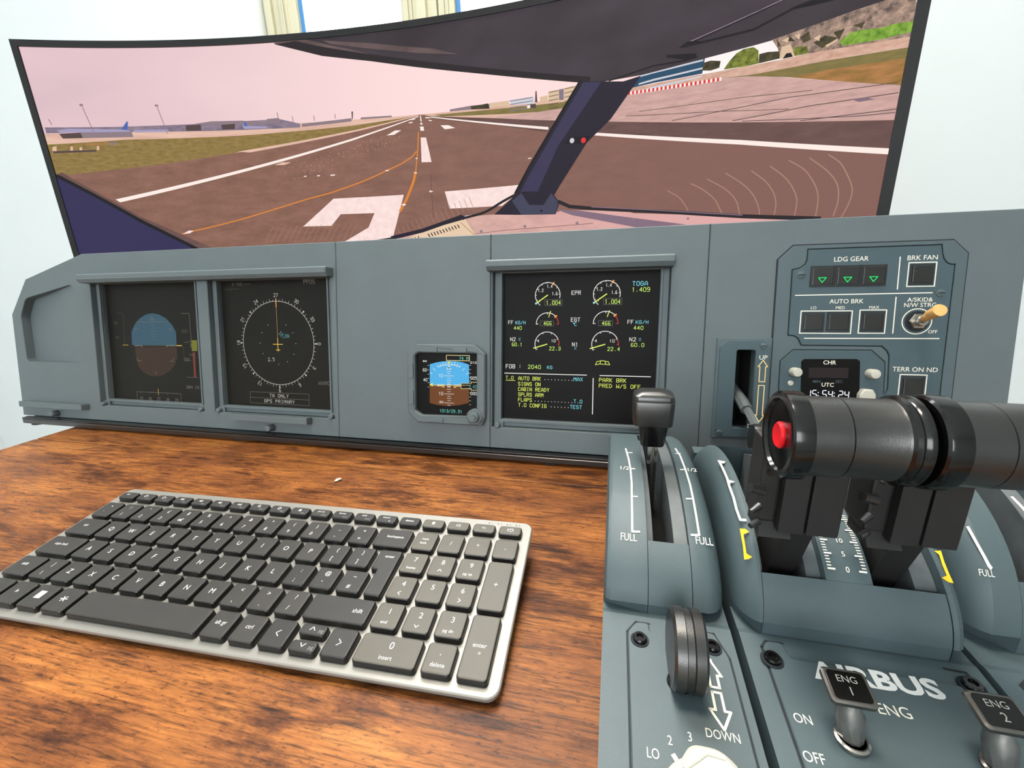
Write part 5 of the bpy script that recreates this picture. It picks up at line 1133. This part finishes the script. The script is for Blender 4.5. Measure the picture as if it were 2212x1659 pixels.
# function row
FW_ = 14.5 / 15
def ico(k):
    def f(d):
        y = .0006
        if k in (1, 2): d.arc(-.001, y, .0011, 0, 360, .0004, M_LEGEND, 12); d.line([(.0008, y), (.0016, y)], .0004, M_LEGEND)
        elif k in (3, 4, 5): d.poly([(-.002, y - .0005), (-.0010, y - .0005), (0, y - .0013), (0, y + .0013), (-.0010, y + .0005), (-.002, y + .0005)], M_LEGEND); d.line([(.0008, y - .0007), (.0008, y + .0007)], .0004, M_LEGEND)
        elif k == 6: d.poly([(-.0018, y - .001), (-.0018, y + .001), (-.0002, y)], M_LEGEND); d.line([(.0004, y - .001), (.0004, y + .001)], .0004, M_LEGEND); d.line([(.0011, y - .001), (.0011, y + .001)], .0004, M_LEGEND)
        elif k == 7: d.arc(-.0006, y + .0004, .0010, 0, 360, .0004, M_LEGEND, 12); d.line([(.0001, y - .0003), (.0010, y - .0012)], .0004, M_LEGEND)
        elif k == 8: d.line([(-.0014, y), (0, y + .0013), (.0014, y), (.0009, y), (.0009, y - .0012), (-.0009, y - .0012), (-.0009, y)], .0004, M_LEGEND, True)
        elif k == 9: d.rect(-.0011, y - .0012, .0011, y + .0002, M_LEGEND); d.arc(0, y + .0002, .0007, 0, 180, .0004, M_LEGEND, 8)
    return f
for k in range(15):
    x = k * FW_
    lg = {0: word('esc', -.001, .001, .0018), 10: word('prt sc', 0, .0012, .0017), 11: word('home', -.0004, .0012, .0017), 12: word('end', -.0004, .0012, .0017), 13: word('insert', -.0006, .0012, .0017), 14: word('delete', 0, 0, .0018)}.get(k) or [ico(k)]
    if 1 <= k <= 12: lg = list(lg) + [('F%d' % k, .0036, -.0034, .0017, M_LEGENDG)]
    if k == 13: lg = list(lg) + [lambda d: d.disc(.003, -.0024, .0008, M_LEGENDG, 10)]
    add_key(x, FW_, 4.92, 0.56, KB if k < 11 else M_KEYD, lg)
# number pad
NL = M_KEYL
add_key(14.5, 1, 4.90, .58, NL, [lambda d: [d.rect(-.0010, -.0012, .0010, .0014, M_LEGEND)]]); add_key(15.5, 1, 4.90, .58, NL, word('CE', 0, 0, .0020)); add_key(16.5, 1, 4.90, .58, NL, word('+/-', 0, 0, .0020))
add_key(17.5, 1, 4.90, .58, NL, [lambda d: [d.arc(-.0008, .0001, .0011, 90, 270, .0005, M_LEGEND, 8), d.arc(.0010, .0001, .0012, -60, 200, .0005, M_LEGEND, 10), d.line([(.0002, -.0012), (.0010, -.0012)], .0005, M_LEGEND)]])
add_key(14.5, 1, 4, 1, NL, [('num', 0, .0008, .0019), ('lock', -.0004, -.0028, .0019)])
for k, c_ in enumerate('/*-'): add_key(15.5 + k, 1, 4, 1, NL, one(c_, .0028))
for k, (a, b) in enumerate((('7', 'home'), ('8', '^'), ('9', 'pg up'))): add_key(14.5 + k, 1, 3, 1, NL, [(a, .0004, .0008, .0034)] + ([(b, -.0004, -.0052, .0019)] if k != 1 else [arrow(0, 1, 0.7, -.0038)]))
for k, (a, b) in enumerate((('4', '<'), ('5', ''), ('6', '>'))): add_key(14.5 + k, 1, 2, 1, NL, [(a, .0004, .0008, .0034)] + ([arrow(-1 if k == 0 else 1, 0, 0.7, -.0042)] if k != 1 else []))
for k, (a, b) in enumerate((('1', 'end'), ('2', 'v'), ('3', 'pg dn'))): add_key(14.5 + k, 1, 1, 1, NL, [(a, .0004, .0008, .0034)] + ([(b, -.0004, -.0052, .0019)] if k != 1 else [arrow(0, -1, 0.7, -.0042)]))
add_key(14.5, 2, 0, 1, NL, [('0', .001, .0006, .0038), ('insert', .0002, -.0052, .0022)]); add_key(16.5, 1, 0, 1, NL, [('.', 0, .0014, .0034), ('delete', 0, -.0046, .0022)])
add_key(17.5, 1, 2.5, 2, NL, one('+', .0034)); add_key(17.5, 1, 0.5, 2, NL, word('enter', 0, 0, .0024) + [lambda d: d.disc(.0008, -.0042, .0008, M_LEGENDG, 10)])
d = Draw(z=-0.00425)
for k in range(4):
    x = 17.06 * PX + k * 0.0068; y = 5.40 * PY
    d.disc(x, y, .0005, M_GROOVE, 8); d.text('%d' % (k + 1), x + .0022, y - .0006, .0014, M_GROOVE, 'c')
d.build('indicator_marks', kb)
lx, ly = (3.92751,3.74956)
mb = MB()
for k in range(5): mb.tube([(lx * PX + 0.0012 * math.cos(k * 1.3), ly * PY + 0.0012 * math.sin(k * 1.9), -0.0038), (lx * PX, ly * PY + 0.0004, -0.0026), (lx * PX + 0.0013 * math.cos(k * 2.1 + 1), ly * PY + 0.001 * math.sin(k + 2), -0.0034)], 0.00035, 5, M_FLUFF)
o = mb.build('lint', None, None); o.matrix_world = Matrix.Translation(kb.location) @ kb.rotation_euler.to_matrix().to_4x4()
tag(o, 'tiny tuft of pale lint between the number keys', 'lint')

# ================================================================== throttle pedestal: three separate units standing side by side
T4 = math.tan(math.radians(4.0))
def zp(y): return 0.046 + T4 * (y - 0.174)
PEDF, PEDB = 0.035, 0.345
def ped(name, x, label, cat): return tag(empty(name, (x, 0.0, 0.0)), label, cat)
def housing(root, x0, x1, ox, yb=PEDB):
    c = (x1 + x0) / 2 - ox; w = (x1 - x0) / 2; ch = 0.0012
    mb = MB(); prof = [(PEDF, 0.002), (yb, 0.002), (yb, 0.0452), (0.172, 0.0452), (0.1695, zp(0.1695)), (PEDF + 0.004, zp(PEDF + 0.004)), (PEDF, zp(PEDF) - 0.004)]
    mb.plate(prof, [], c - w, c + w, M_PED, axis='x')
    h = mb.build('housing', None, root)
    for y in (PEDF + 0.03, yb - 0.03):
        MB().box(c - w + 0.006, c + w - 0.006, y - 0.008, y + 0.008, 0.0, 0.002, M_BLACKM).build('rubber_pad', None, h)
    return h
class Dome:
    def __init__(s, cy, cz, a, b): s.cy, s.cz, s.a, s.b = cy, cz, a, b
    def pt(s, t, drop=0.0): return s.cy + (s.a - drop) * math.cos(t), s.cz + (s.b - drop) * math.sin(t)
    def ang(s, y): return math.acos(max(-1, min(1, (y - s.cy) / s.a)))
    def z(s, y): return s.cz + s.b * math.sqrt(max(0, 1 - ((y - s.cy) / s.a) ** 2))
    def rib(s, prof, ox, y0, y1, M, name, root, n=40, zb=0.0452):
        """solid curved rib: prof = [(x, drop)] across, running from y0 to y1"""
        t0, t1 = s.ang(y0), s.ang(y1); rings = []
        for k in range(n + 1):
            t = t0 + (t1 - t0) * k / n
            top = [(x - ox, *s.pt(t, dr)) for x, dr in prof]
            zz = zb
            rings.append(top + [(prof[-1][0] - ox, top[-1][1], min(zz, top[-1][2] - 0.0002)), (prof[0][0] - ox, top[0][1], min(zz, top[0][2] - 0.0002))])
        mb = MB(); mb.rings(rings, M, True); return mb.build(name, None, root, sharp=28)
    def draw(s, ox):
        d = Draw(); d.map = lambda x, y: (x - ox, y - 0.0001, s.z(y) + 0.00022); return d
class PlaneDraw(Draw):
    def __init__(s, ox, up=0.0): s.mb = MB(); s.map = lambda x, y: (x - ox, y, zp(y) + up)
def face_plate(root, pts, ox, h=0.0010, name='face_plate'):
    mb = MB(); mb.plate(pts, [], -0.0005, h, M_PED, 0.0004); mb.v = [(x - ox, y, z + zp(y)) for x, y, z in mb.v]
    return mb.build(name, None, root)
def hex_screw(root, x, y, ox, up=0.001, r=0.0034):
    mb = MB(); z = zp(y) + up
    mb.lathe([(r * 1.35, -0.0002), (r * 1.3, 0.0002)], (x - ox, y, z), n=20, M=M_GROOVE)
    mb.lathe([(r, 0.0), (r, 0.0012), (r * 0.85, 0.0018), (r * 0.5, 0.0018), (r * 0.48, 0.0009), (0.0001, 0.0009)], (x - ox, y, z), n=20, M=M_BLACKG); return mb.build('screw', None, root)

# ---------------------------------------------------------------- speed brake unit
DL = Dome(0.262, 0.046, 0.090, 0.038); OX = 0.0278
su = ped('speed_brake_unit', OX, 'blue pedestal unit with tall black speed brake lever, nearest the keyboard', 'lever unit')
housing(su, 0.0, 0.0555, OX, 0.351)
DL.rib([(0.0, 0.004), (0.0012, 0.001), (0.003, 0.0), (0.0203, 0.0)], OX, 0.1725, 0.3510, M_PED, 'curved_rail', su)
DL.rib([(0.0402, 0.0), (0.0470, 0.0), (0.0505, 0.0018), (0.0532, 0.0055), (0.0548, 0.0100), (0.0555, 0.0150)], OX, 0.1725, 0.3510, M_PED, 'curved_rail', su)
DL.rib([(0.0206, 0.0003), (0.0399, 0.0003)], OX, 0.1725, 0.1932, M_PED, 'front_cover', su, 10)
DL.rib([(0.0206, 0.0003), (0.0399, 0.0003)], OX, 0.315, 0.3510, M_PED, 'rear_cover', su, 10)
DL.rib([(0.0205, 0.0035), (0.0236, 0.0045)], OX, 0.1934, 0.3150, M_PEDGREY, 'slot_lip', su)
DL.rib([(0.0337, 0.0045), (0.0400, 0.0035)], OX, 0.1934, 0.3150, M_PEDGREY, 'slot_lip', su)
MB().box(0.0237 - OX, 0.0336 - OX, 0.1935, 0.315, 0.0455, 0.0470, M_VOID).build('slot_floor', None, su)
d = DL.draw(OX)
d.line([(0.01119,0.27299),(0.01259,0.25717),(0.01338,0.24458),(0.01364,0.23058),(0.01344,0.21901),(0.01326,0.20728),(0.01325,0.19664),(0.01664,0.19693)], .0010, M_PRINT); d.line([(0.01338,0.24458),(0.01586,0.24495)], .0010, M_PRINT); d.line([(0.01343,0.21887),(0.0162,0.21908)], .0010, M_PRINT); d.line([(0.01223,0.26597),(0.01503,0.26645)], .0010, M_PRINT)
d.line([(0.04352,0.27921),(0.04481,0.26678),(0.0454,0.2485),(0.04575,0.23327),(0.04563,0.22133),(0.04547,0.20886),(0.04539,0.19859),(0.04178,0.19817)], .0010, M_PRINT); d.line([(0.0454,0.2485),(0.04265,0.24808)], .0010, M_PRINT); d.line([(0.04563,0.22133),(0.04226,0.22088)], .0010, M_PRINT); d.line([(0.04533,0.27057),(0.04269,0.27009)], .0010, M_PRINT)
(ax, ay) = (0.01133,0.19189); d.text('FULL', ax, ay, .0036, M_PRINT, 'c', 0, 0.72); (ax, ay) = (0.04721,0.19402); d.text('FULL', ax, ay, .0036, M_PRINT, 'c', 0, 0.72)
(ax, ay) = (0.00964,0.24317); d.text('1/2', ax, ay, .0036, M_PRINT, 'c', 0, 0.9); (ax, ay) = (0.0488,0.24684); d.text('1/2', ax, ay, .0036, M_PRINT, 'c', 0, 0.9)
d.build('scale_marks', su)
sl = MB(); sl.lathe([(0.0030, 0.047), (0.0030, 0.098)], (0.0272 - OX, 0.262, 0), n=16, M=M_STEEL); sl = sl.build('speed_brake_lever', None, su)
mb = MB()
def rr3(cx, cy, hw, hd, r, z): return [(p[0], p[1], z) for p in rrect(cx - hw, cy - hd, cx + hw, cy + hd, r, 5)]
KX, KY = 0.0264 - OX, 0.262
mb.rings([rr3(KX, KY, 0.0064, 0.0056, 0.0022, 0.0935), rr3(KX, KY, 0.0071, 0.0060, 0.0024, 0.0942), rr3(KX, KY, 0.0088, 0.0070, 0.0026, 0.1072), rr3(KX, KY, 0.0092, 0.0072, 0.0026, 0.1082)], M_BLACKG)
mb.rings([rr3(KX - .0006, KY, 0.0112, 0.0080, 0.0030, 0.1075), rr3(KX - .0006, KY, 0.0117, 0.0085, 0.0032, 0.1084), rr3(KX - .0006, KY, 0.0122, 0.0088, 0.0032, 0.1228), rr3(KX - .0006, KY, 0.0120, 0.0086, 0.0032, 0.1232), rr3(KX - .0006, KY, 0.0121, 0.0087, 0.0032, 0.1238), rr3(KX - .0006, KY, 0.0114, 0.0082, 0.003, 0.1266), rr3(KX - .0006, KY, 0.0085, 0.0066, 0.003, 0.1283), rr3(KX - .0006, KY, 0.004, 0.004, 0.002, 0.1289)], M_BLACKP)
mb.build('lever_knob', None, sl)
face_plate(su, round_poly([(0.0112, 0.040), (0.0518, 0.040), (0.0518, 0.1545), (0.0478, 0.1655), (0.0405, 0.1655), (0.0405, 0.1610), (0.0205, 0.1610), (0.0205, 0.1655), (0.0150, 0.1655), (0.0112, 0.1600)], 0.0016), OX)
gl_ = Draw(); gl_ = PlaneDraw(OX, 0.0002); gl_.line([(0.0108, 0.040), (0.0108, 0.1602), (0.0148, 0.1660), (0.0208, 0.1660)], .0008, M_GROOVE); gl_.line([(0.0402, 0.1660), (0.0480, 0.1660), (0.0522, 0.1547), (0.0522, 0.040)], .0008, M_GROOVE); gl_.build('panel_groove', su)
for q in ((0.01611,0.15641), (0.04582,0.15829)): hex_screw(su, q[0], q[1], OX, 0.0010, 0.0030)
d = PlaneDraw(OX, 0.00115)
(ax, ay) = (0.04069,0.15057); 
d.text('UP', *(0.0423,0.14945), .0032, M_PRINT, 'c', 0, 0.8)
xa = 0.0436
d.line([(xa - .0016, .1405), (xa + .0016, .1405), (xa + .0016, .1455), (xa + .0033, .1455), (xa, .1520), (xa - .0033, .1455), (xa - .0016, .1455)], .00095, M_PRINT, True)
d.line([(xa - .0016, .1385), (xa + .0016, .1385), (xa + .0016, .1318), (xa + .0036, .1318), (xa, .1252), (xa - .0036, .1318), (xa - .0016, .1318)], .00095, M_PRINT, True)
d.text('DOWN', *(0.04262,0.12168), .0030, M_PRINT, 'c', 0, 0.78); d.text('LO', *(0.01832,0.11119), .0032, M_PRINT, 'c', 0, 0.72); d.text('2', *(0.02439,0.11654), .0030, M_PRINT, 'c', 0, .8); d.text('3', *(0.03133,0.11903), .0030, M_PRINT, 'c', 0, .8)
d.build('lettering', su)
# wheel shaped gear knob on a short stem
ws = MB(); ws.tube([(0.0305 - OX, 0.1400, zp(0.14)), (0.0308 - OX, 0.1415, 0.0520)], [0.0042, 0.0038], 16, M_BLACKG); ws.lathe([(0.0050, 0), (0.0046, 0.0012), (0.004, 0.0016)], (0.0305 - OX, 0.1400, zp(0.14) + 0.001), n=20, M=M_BLACKG); ws = ws.build('knob_stem', None, su)
wk = MB(); cxw = 0.0325 - OX
wk.lathe([(0.0045, -0.0060), (0.0138, -0.0060), (0.0150, -0.0050), (0.0152, -0.0016), (0.0144, -0.0012), (0.0144, 0.0012), (0.0152, 0.0016), (0.0150, 0.0050), (0.0138, 0.0060), (0.0045, 0.0060)], (cxw, 0.1450, 0.0565), axis='x', n=44, M=M_BLACKP)
wk.build('wheel_knob', None, ws)
# white rotary selector
rd = MB(); dx, dy = 0.0345, 0.0985
rd.lathe([(0.0150, 0.0), (0.0150, 0.0035), (0.0142, 0.0044), (0.012, 0.0044)], (dx - OX, dy, zp(dy) + 0.001), n=40, M=M_WHITEP)
z0_ = zp(dy) + 0.005
rd.rings([[(p[0] - OX, p[1], z0_ + z) for p in round_poly([(dx - 0.0115 + i, dy - 0.0125 + i), (dx + 0.0095 - i, dy - 0.0125 + i), (dx + 0.0095 - i, dy + 0.0085 - i), (dx + 0.004 - i * .5, dy + 0.0132 - i), (dx - 0.0055 + i * .5, dy + 0.0132 - i), (dx - 0.0115 + i, dy + 0.0045 - i)], 0.003, 4)] for z, i in ((0.0, 0.0), (0.0075, 0.0006), (0.0088, 0.0020))], M_WHITEP)
rd = rd.build('rotary_selector', None, su)
mb = MB()
for k in range(3): mb.tube([(dx - 0.0085 - OX, dy - 0.006 + k * 0.0048, z0_ + 0.0089), (dx - 0.001 - OX, dy + 0.0005 + k * 0.0046, z0_ + 0.0089), (dx + 0.0045 - OX, dy + 0.0005 + k * 0.0044, z0_ + 0.0089)], 0.0007, 8, M_WHITEP)
mb.build('grip_ridge', None, rd)
d = PlaneDraw(OX, 0.00115)
for k, a in enumerate((150, 122)): d.line([(dx + 0.0148 * math.cos(math.radians(a)), dy + 0.0148 * math.sin(math.radians(a))), (dx + 0.0176 * math.cos(math.radians(a)), dy + 0.0176 * math.sin(math.radians(a)))], .0016, M_PRINT)
d.build('selector_ticks', su)

# ---------------------------------------------------------------- twin throttle unit
DC = Dome(0.245, 0.046, 0.075, 0.046); OC = 0.1024
tu = ped('throttle_quadrant', OC, 'blue twin throttle quadrant with two large black cylindrical grips', 'throttle quadrant')
housing(tu, 0.0590, 0.1457, OC, 0.319)
DC.rib([(0.0590, 0.0145), (0.0598, 0.0095), (0.0616, 0.005), (0.0645, 0.0015), (0.0670, 0.0), (0.0684, 0.0)], OC, 0.1705, 0.3190, M_PED, 'curved_rail', tu)
DC.rib([(0.1376, 0.0), (0.1395, 0.0), (0.1418, 0.0015), (0.1438, 0.005), (0.1451, 0.0095), (0.1457, 0.0145)], OC, 0.1705, 0.3190, M_PED, 'curved_rail', tu)
DC.rib([(0.0687, 0.0003), (0.1373, 0.0003)], OC, 0.1705, 0.1805, M_PED, 'front_cover', tu, 10)
DC.rib([(0.0687, 0.0003), (0.1373, 0.0003)], OC, 0.2900, 0.3190, M_PED, 'rear_cover', tu, 10)
DC.rib([(0.0942, 0.0003), (0.1118, 0.0003)], OC, 0.1806, 0.2900, M_PED, 'scale_rib', tu)
for a, b in ((0.0686, 0.0705), (0.0880, 0.0941), (0.1119, 0.1128), (0.1290, 0.1374)): DC.rib([(a, 0.004), (b, 0.005)], OC, 0.1806, 0.2900, M_PEDGREY, 'slot_lip', tu)
for a, b in ((0.0705, 0.0880), (0.1128, 0.1290)): MB().box(a - OC, b - OC, 0.1806, 0.29, 0.0455, 0.0470, M_VOID).build('slot_floor', None, tu)
mb = MB(); mb.box(0.0640 - OC, 0.1400 - OC, 0.322, 0.334, 0.002, 0.0625, M_PED, 0.001); mb.build('rear_bar', None, tu)
d = DC.draw(OC)
d.line([(0.06256,0.24622),(0.06269,0.23917),(0.0629,0.22774),(0.06262,0.22062),(0.06293,0.21258),(0.06282,0.20563),(0.06341,0.20013),(0.0657,0.20019)], .0012, M_PRINT); d.poly([(0.06256,0.24622),(0.06609,0.24555),(0.06469,0.24289),(0.06271,0.24303)], M_PRINT); d.poly([(0.06302,0.22609),(0.0663,0.22476),(0.06282,0.22289)], M_PRINT)
d.poly([(0.06229,0.19574),(0.06482,0.19592),(0.0662,0.19461),(0.06348,0.19334),(0.06339,0.18594),(0.06561,0.18496),(0.06386,0.18404),(0.06198,0.18374),(0.06229,0.18876)], M_YELLOW)
d.poly([(0.13929,0.19467),(0.14194,0.19504),(0.14117,0.19101),(0.14098,0.18677),(0.14127,0.1839),(0.13959,0.18403),(0.13765,0.18519),(0.1398,0.18609),(0.13982,0.18964),(0.14047,0.19333)], M_YELLOW)
for k in range(26):
    (ax, ay), (bx, by) = [(0.09683,0.18415),(0.09691,0.19474)]; (ex, ey), (fx, fy) = [(0.10757,0.18422),(0.10605,0.19654)]; t = k / 10.0
    if k > 22: continue
    l = .0030 if k % 5 == 0 else .0017; wd = .0006 if k % 5 == 0 else .0004
    y1 = ay + (by - ay) * t
    if y1 > 0.235: break
    d.line([(0.0955, y1), (0.0955 + l, y1)], wd, M_PRINT, False, 0.0); d.line([(0.1105 - l, y1), (0.1105, y1)], wd, M_PRINT, False, 0.0)
for t_, yy in (('0', 0), ('5', 5), ('10', 10), ('15', 15)):
    (ax, ay), (bx, by) = [(0.09683,0.18415),(0.09691,0.19474)]; d.text(t_, 0.1032, ay + (by - ay) * yy / 10.0 - 0.0007, .0018, M_PRINT, 'c', 0, 1.2)
d.build('scale_marks', tu)
face_plate(tu, round_poly([(0.0668, 0.040), (0.1415, 0.040), (0.1415, 0.1500), (0.1365, 0.1590), (0.0760, 0.1590), (0.0750, 0.1660), (0.0690, 0.1660), (0.0668, 0.1630)], 0.0016), OC)
g_ = PlaneDraw(OC, 0.0002); g_.line([(0.0664, 0.040), (0.0664, 0.1632), (0.0688, 0.1664), (0.0755, 0.1664)], .0009, M_GROOVE); g_.line([(0.1330, 0.1664), (0.1400, 0.1660), (0.1419, 0.1500), (0.1419, 0.04)], .0009, M_GROOVE); g_.build('panel_groove', tu)
for q in ((0.06859,0.15719), (0.1378,0.1596)): hex_screw(tu, q[0], q[1], OC, 0.0010, 0.0032)
d = PlaneDraw(OC, 0.00115)
(ax, ay) = (0.08281,0.15307); (bx, by) = (0.12578,0.15356)
cw = sum(glyph(c_, 0.035)[2] for c_ in 'AIRBUS') / CAPH
d.text('AIRBUS', (ax + bx) / 2, 0.1520, .0072, M_PRINTW, 'c', 0, (bx - ax) / (cw * .0072), 0.035)
(ax, ay) = (0.10432,0.14185); d.text('ENG', ax, ay, .0040, M_PRINT, 'c', 0, 0.95)
d.text('ON', *(0.0717,0.13295), .0033, M_PRINT, 'c', 0, 0.8); d.text('OFF', *(0.07057,0.12043), .0033, M_PRINT, 'c', 0, 0.8)
d.build('lettering', tu)
M_STEM = mat('cast_switch_metal', (150, 148, 145), 0.32, metal=0.85, var=0.1, vscale=300)
def engine_switch(x, y, n):
    z = zp(y) + 0.001; mb = MB()
    mb.lathe([(0.0052, 0.0), (0.0052, 0.0012), (0.0044, 0.0016)], (x - OC, y, z), n=24, M=M_STEEL); mb.lathe([(0.0040, 0.0013), (0.0040, 0.0016)], (x - OC, y, z), n=24, M=M_VOID)
    sw_ = mb.build('engine_switch', None, tu)
    mb = MB(); mb.tube([(x - 0.0002 - OC, y + 0.0005, z), (x - 0.0004 - OC, y + 0.0012, z + 0.0045), (x - 0.0012 - OC, y + 0.0018, z + 0.0095), (x - 0.0018 - OC, y + 0.0024, z + 0.0125), (x - 0.0022 - OC, y + 0.003, z + 0.0165)], [0.0036, 0.0041, 0.0045, 0.0034, 0.0030], 10, M_STEM); mb.build('stem', None, sw_)
    hx, hy, hz = x - 0.0028 - OC, y + 0.0032, 0.0632; rot = Matrix.Rotation(math.radians(12), 3, 'X')
    def tr(p): v = rot @ Vector(p); return (v.x + hx, v.y + hy, v.z + hz)
    mb = MB(); mb.rings([[tr((p[0], p[1], zz)) for p in rrect(-0.0068 + i, -0.0058 + i, 0.0068 - i, 0.0058 - i, 0.0014, 4)] for zz, i in ((-0.0016, 0.0010), (-0.0008, 0.0), (0.0008, 0.0), (0.0013, 0.0006))], M_DARKSTEEL)
    hd = mb.build('switch_head', None, sw_)
    mb = MB(); mb.rings([[tr((p[0], p[1], zz)) for p in rrect(-0.0056, -0.0047, 0.0056, 0.0047, 0.0012, 4)] for zz in (0.0010, 0.0015)], M_BLACKG, False)
    mb.v += []; dd = Draw(); dd.map = lambda a, b: tr((a, b, 0.00158)); dd.text('ENG', 0, .0010, .0022, M_LEGENDG, 'c'); dd.text(n, 0, -.0030, .0026, M_LEGENDG, 'c')
    mb.add(dd.mb.v, dd.mb.f, M_LEGENDG); mb.build('black_label', None, sw_)
engine_switch(0.0850, 0.1300, '1'); engine_switch(0.1268, 0.1300, '2')
AY, AZ = 0.164, 0.1426
def throttle_lever(x0, bx0, bx1):
    mb = MB(); o = x0 - OC
    mb.lathe([(0.0148, 0.0068), (0.0145, 0.0072), (0.0144, 0.0182), (0.0140, 0.0184), (0.0144, 0.0186), (0.0142, 0.0335), (0.0146, 0.0345)], (o, AY, AZ), axis='x', n=56, M=M_BLACKP)
    # neck block under the grip, in two halves with a seam, and the arm that goes down into the slot
    a, b = bx0 - OC, bx1 - OC; mid = (a + b) / 2 - 0.001
    for p, q in ((a, mid - 0.0003), (mid + 0.0003, b)): mb.plate([(0.172, 0.096), (0.172, 0.132), (0.188, 0.136), (0.196, 0.118), (0.196, 0.098)], [], p, q, M_BLACKM, 0.0006, axis='x')
    mb.box(a + 0.002, b - 0.002, 0.1745, 0.194, 0.098, 0.13, M_VOID)
    mb.plate([(0.178, 0.097), (0.196, 0.098), (0.212, 0.060), (0.222, 0.048), (0.196, 0.048)], [], a + 0.006, b - 0.005, M_BLACKM, axis='x')
    lv = mb.build('throttle_lever', None, tu)
    mb = MB(); mb.lathe([(0.0001, 0.0014), (0.0120, 0.0014), (0.0128, 0.0012), (0.0134, 0.0), (0.0152, 0.0), (0.0160, 0.0006), (0.0163, 0.0018), (0.0162, 0.0064), (0.0150, 0.0070)], (o, AY, AZ), axis='x', n=56, M=M_BLACKG); mb.build('end_ring', None, lv)
    mb = MB(); mb.lathe([(0.0146, 0.0343), (0.0156, 0.0350), (0.0158, 0.0362), (0.0153, 0.0372), (0.0158, 0.0380), (0.0158, 0.0400), (0.0146, 0.0410), (0.0001, 0.0410)], (o, AY, AZ), axis='x', n=56, M=M_BLACKG); mb.build('end_ring', None, lv)
    # reverser latch on the left of the neck
    mb = MB(); mb.box(a - 0.0075, a, 0.176, 0.192, 0.098, 0.134, M_BLACKM, 0.0012)
    mb.tube([(a - 0.0070, 0.174, 0.1135), (a - 0.0125, 0.172, 0.1155)], [0.0022, 0.0018], 10, M_BLACKP); mb.tube([(a - 0.0070, 0.175, 0.106), (a - 0.0110, 0.172, 0.1045)], [0.0015, 0.0010], 8, M_BLACKP); mb.tube([(a - 0.0065, 0.175, 0.0985), (a - 0.0105, 0.172, 0.0978)], [0.0014, 0.0012], 8, M_BLACKP)
    mb.lathe([(0.0013, -0.0006), (0.0012, 0.0006)], (a - 0.0045, 0.1757, 0.121), axis='y', n=10, M=M_BLACKG); mb.plate([(0.174, 0.092), (0.190, 0.092), (0.190, 0.100), (0.180, 0.101)], [], a - 0.006, a + 0.006, M_BLACKM, axis='x')
    mb.build('reverser_latch', None, lv)
    return lv, o
l1, o1 = throttle_lever(0.0602, 0.0690, 0.0908); l2, o2 = throttle_lever(0.1032, 0.1084, 0.1306)
mb = MB(); mb.lathe([(0.0050, 0.0018), (0.0050, 0.0008), (0.0043, 0.0001), (0.0030, 0.0003), (0.0001, 0.0005)], (o1, AY, AZ - 0.0004), axis='x', n=28, M=M_RED); mb.build('red_button', None, l1)

# ---------------------------------------------------------------- flap unit on the right
DR = Dome(0.255, 0.046, 0.075, 0.060); OR = 0.1772
fu = ped('flap_unit', OR, 'blue pedestal unit with dark slot, cut off at the right edge', 'lever unit')
housing(fu, 0.1486, 0.2050, OR, 0.329)
DR.rib([(0.1486, 0.0145), (0.1494, 0.0095), (0.1510, 0.005), (0.1535, 0.0018), (0.1565, 0.0), (0.1660, 0.0)], OR, 0.1805, 0.3290, M_PED, 'curved_rail', fu)
DR.rib([(0.1850, 0.0), (0.2020, 0.0), (0.2040, 0.001), (0.2050, 0.004)], OR, 0.1805, 0.3290, M_PED, 'curved_rail', fu)
DR.rib([(0.1663, 0.0003), (0.1847, 0.0003)], OR, 0.1805, 0.1885, M_PED, 'front_cover', fu, 10)
DR.rib([(0.1663, 0.0003), (0.1847, 0.0003)], OR, 0.3000, 0.3290, M_PED, 'rear_cover', fu, 10)
DR.rib([(0.1800, 0.004), (0.1849, 0.003)], OR, 0.1886, 0.3000, M_PEDGREY, 'slot_lip', fu)
MB().box(0.1662 - OR, 0.1798 - OR, 0.1886, 0.30, 0.0455, 0.0470, M_VOID).build('slot_floor', None, fu)
d = DR.draw(OR)
d.line([(0.15447,0.20218),(0.155,0.19863),(0.15561,0.19601),(0.15635,0.1936),(0.15707,0.19152),(0.15746,0.191)], .0012, M_PRINT); d.line([(0.17812,0.21655),(0.1789,0.21296),(0.17946,0.20965)], .0012, M_PRINT)
(ax, ay) = (0.15554,0.18887); d.text('FULL', ax, ay, .0015, M_PRINT, 'c', 0, 1.15)
d.build('scale_marks', fu)
g_ = PlaneDraw(OR, 0.0002); g_.line([(0.1560, 0.040), (0.1560, 0.1640), (0.1590, 0.1664), (0.1660, 0.1664)], .0009, M_GROOVE); g_.build('panel_groove', fu)
face_plate(fu, round_poly([(0.1564, 0.040), (0.2000, 0.040), (0.2000, 0.1660), (0.1640, 0.1660), (0.1564, 0.160)], 0.0016), OR)
hex_screw(fu, 0.1610, 0.1585, OR, 0.0010, 0.0032)
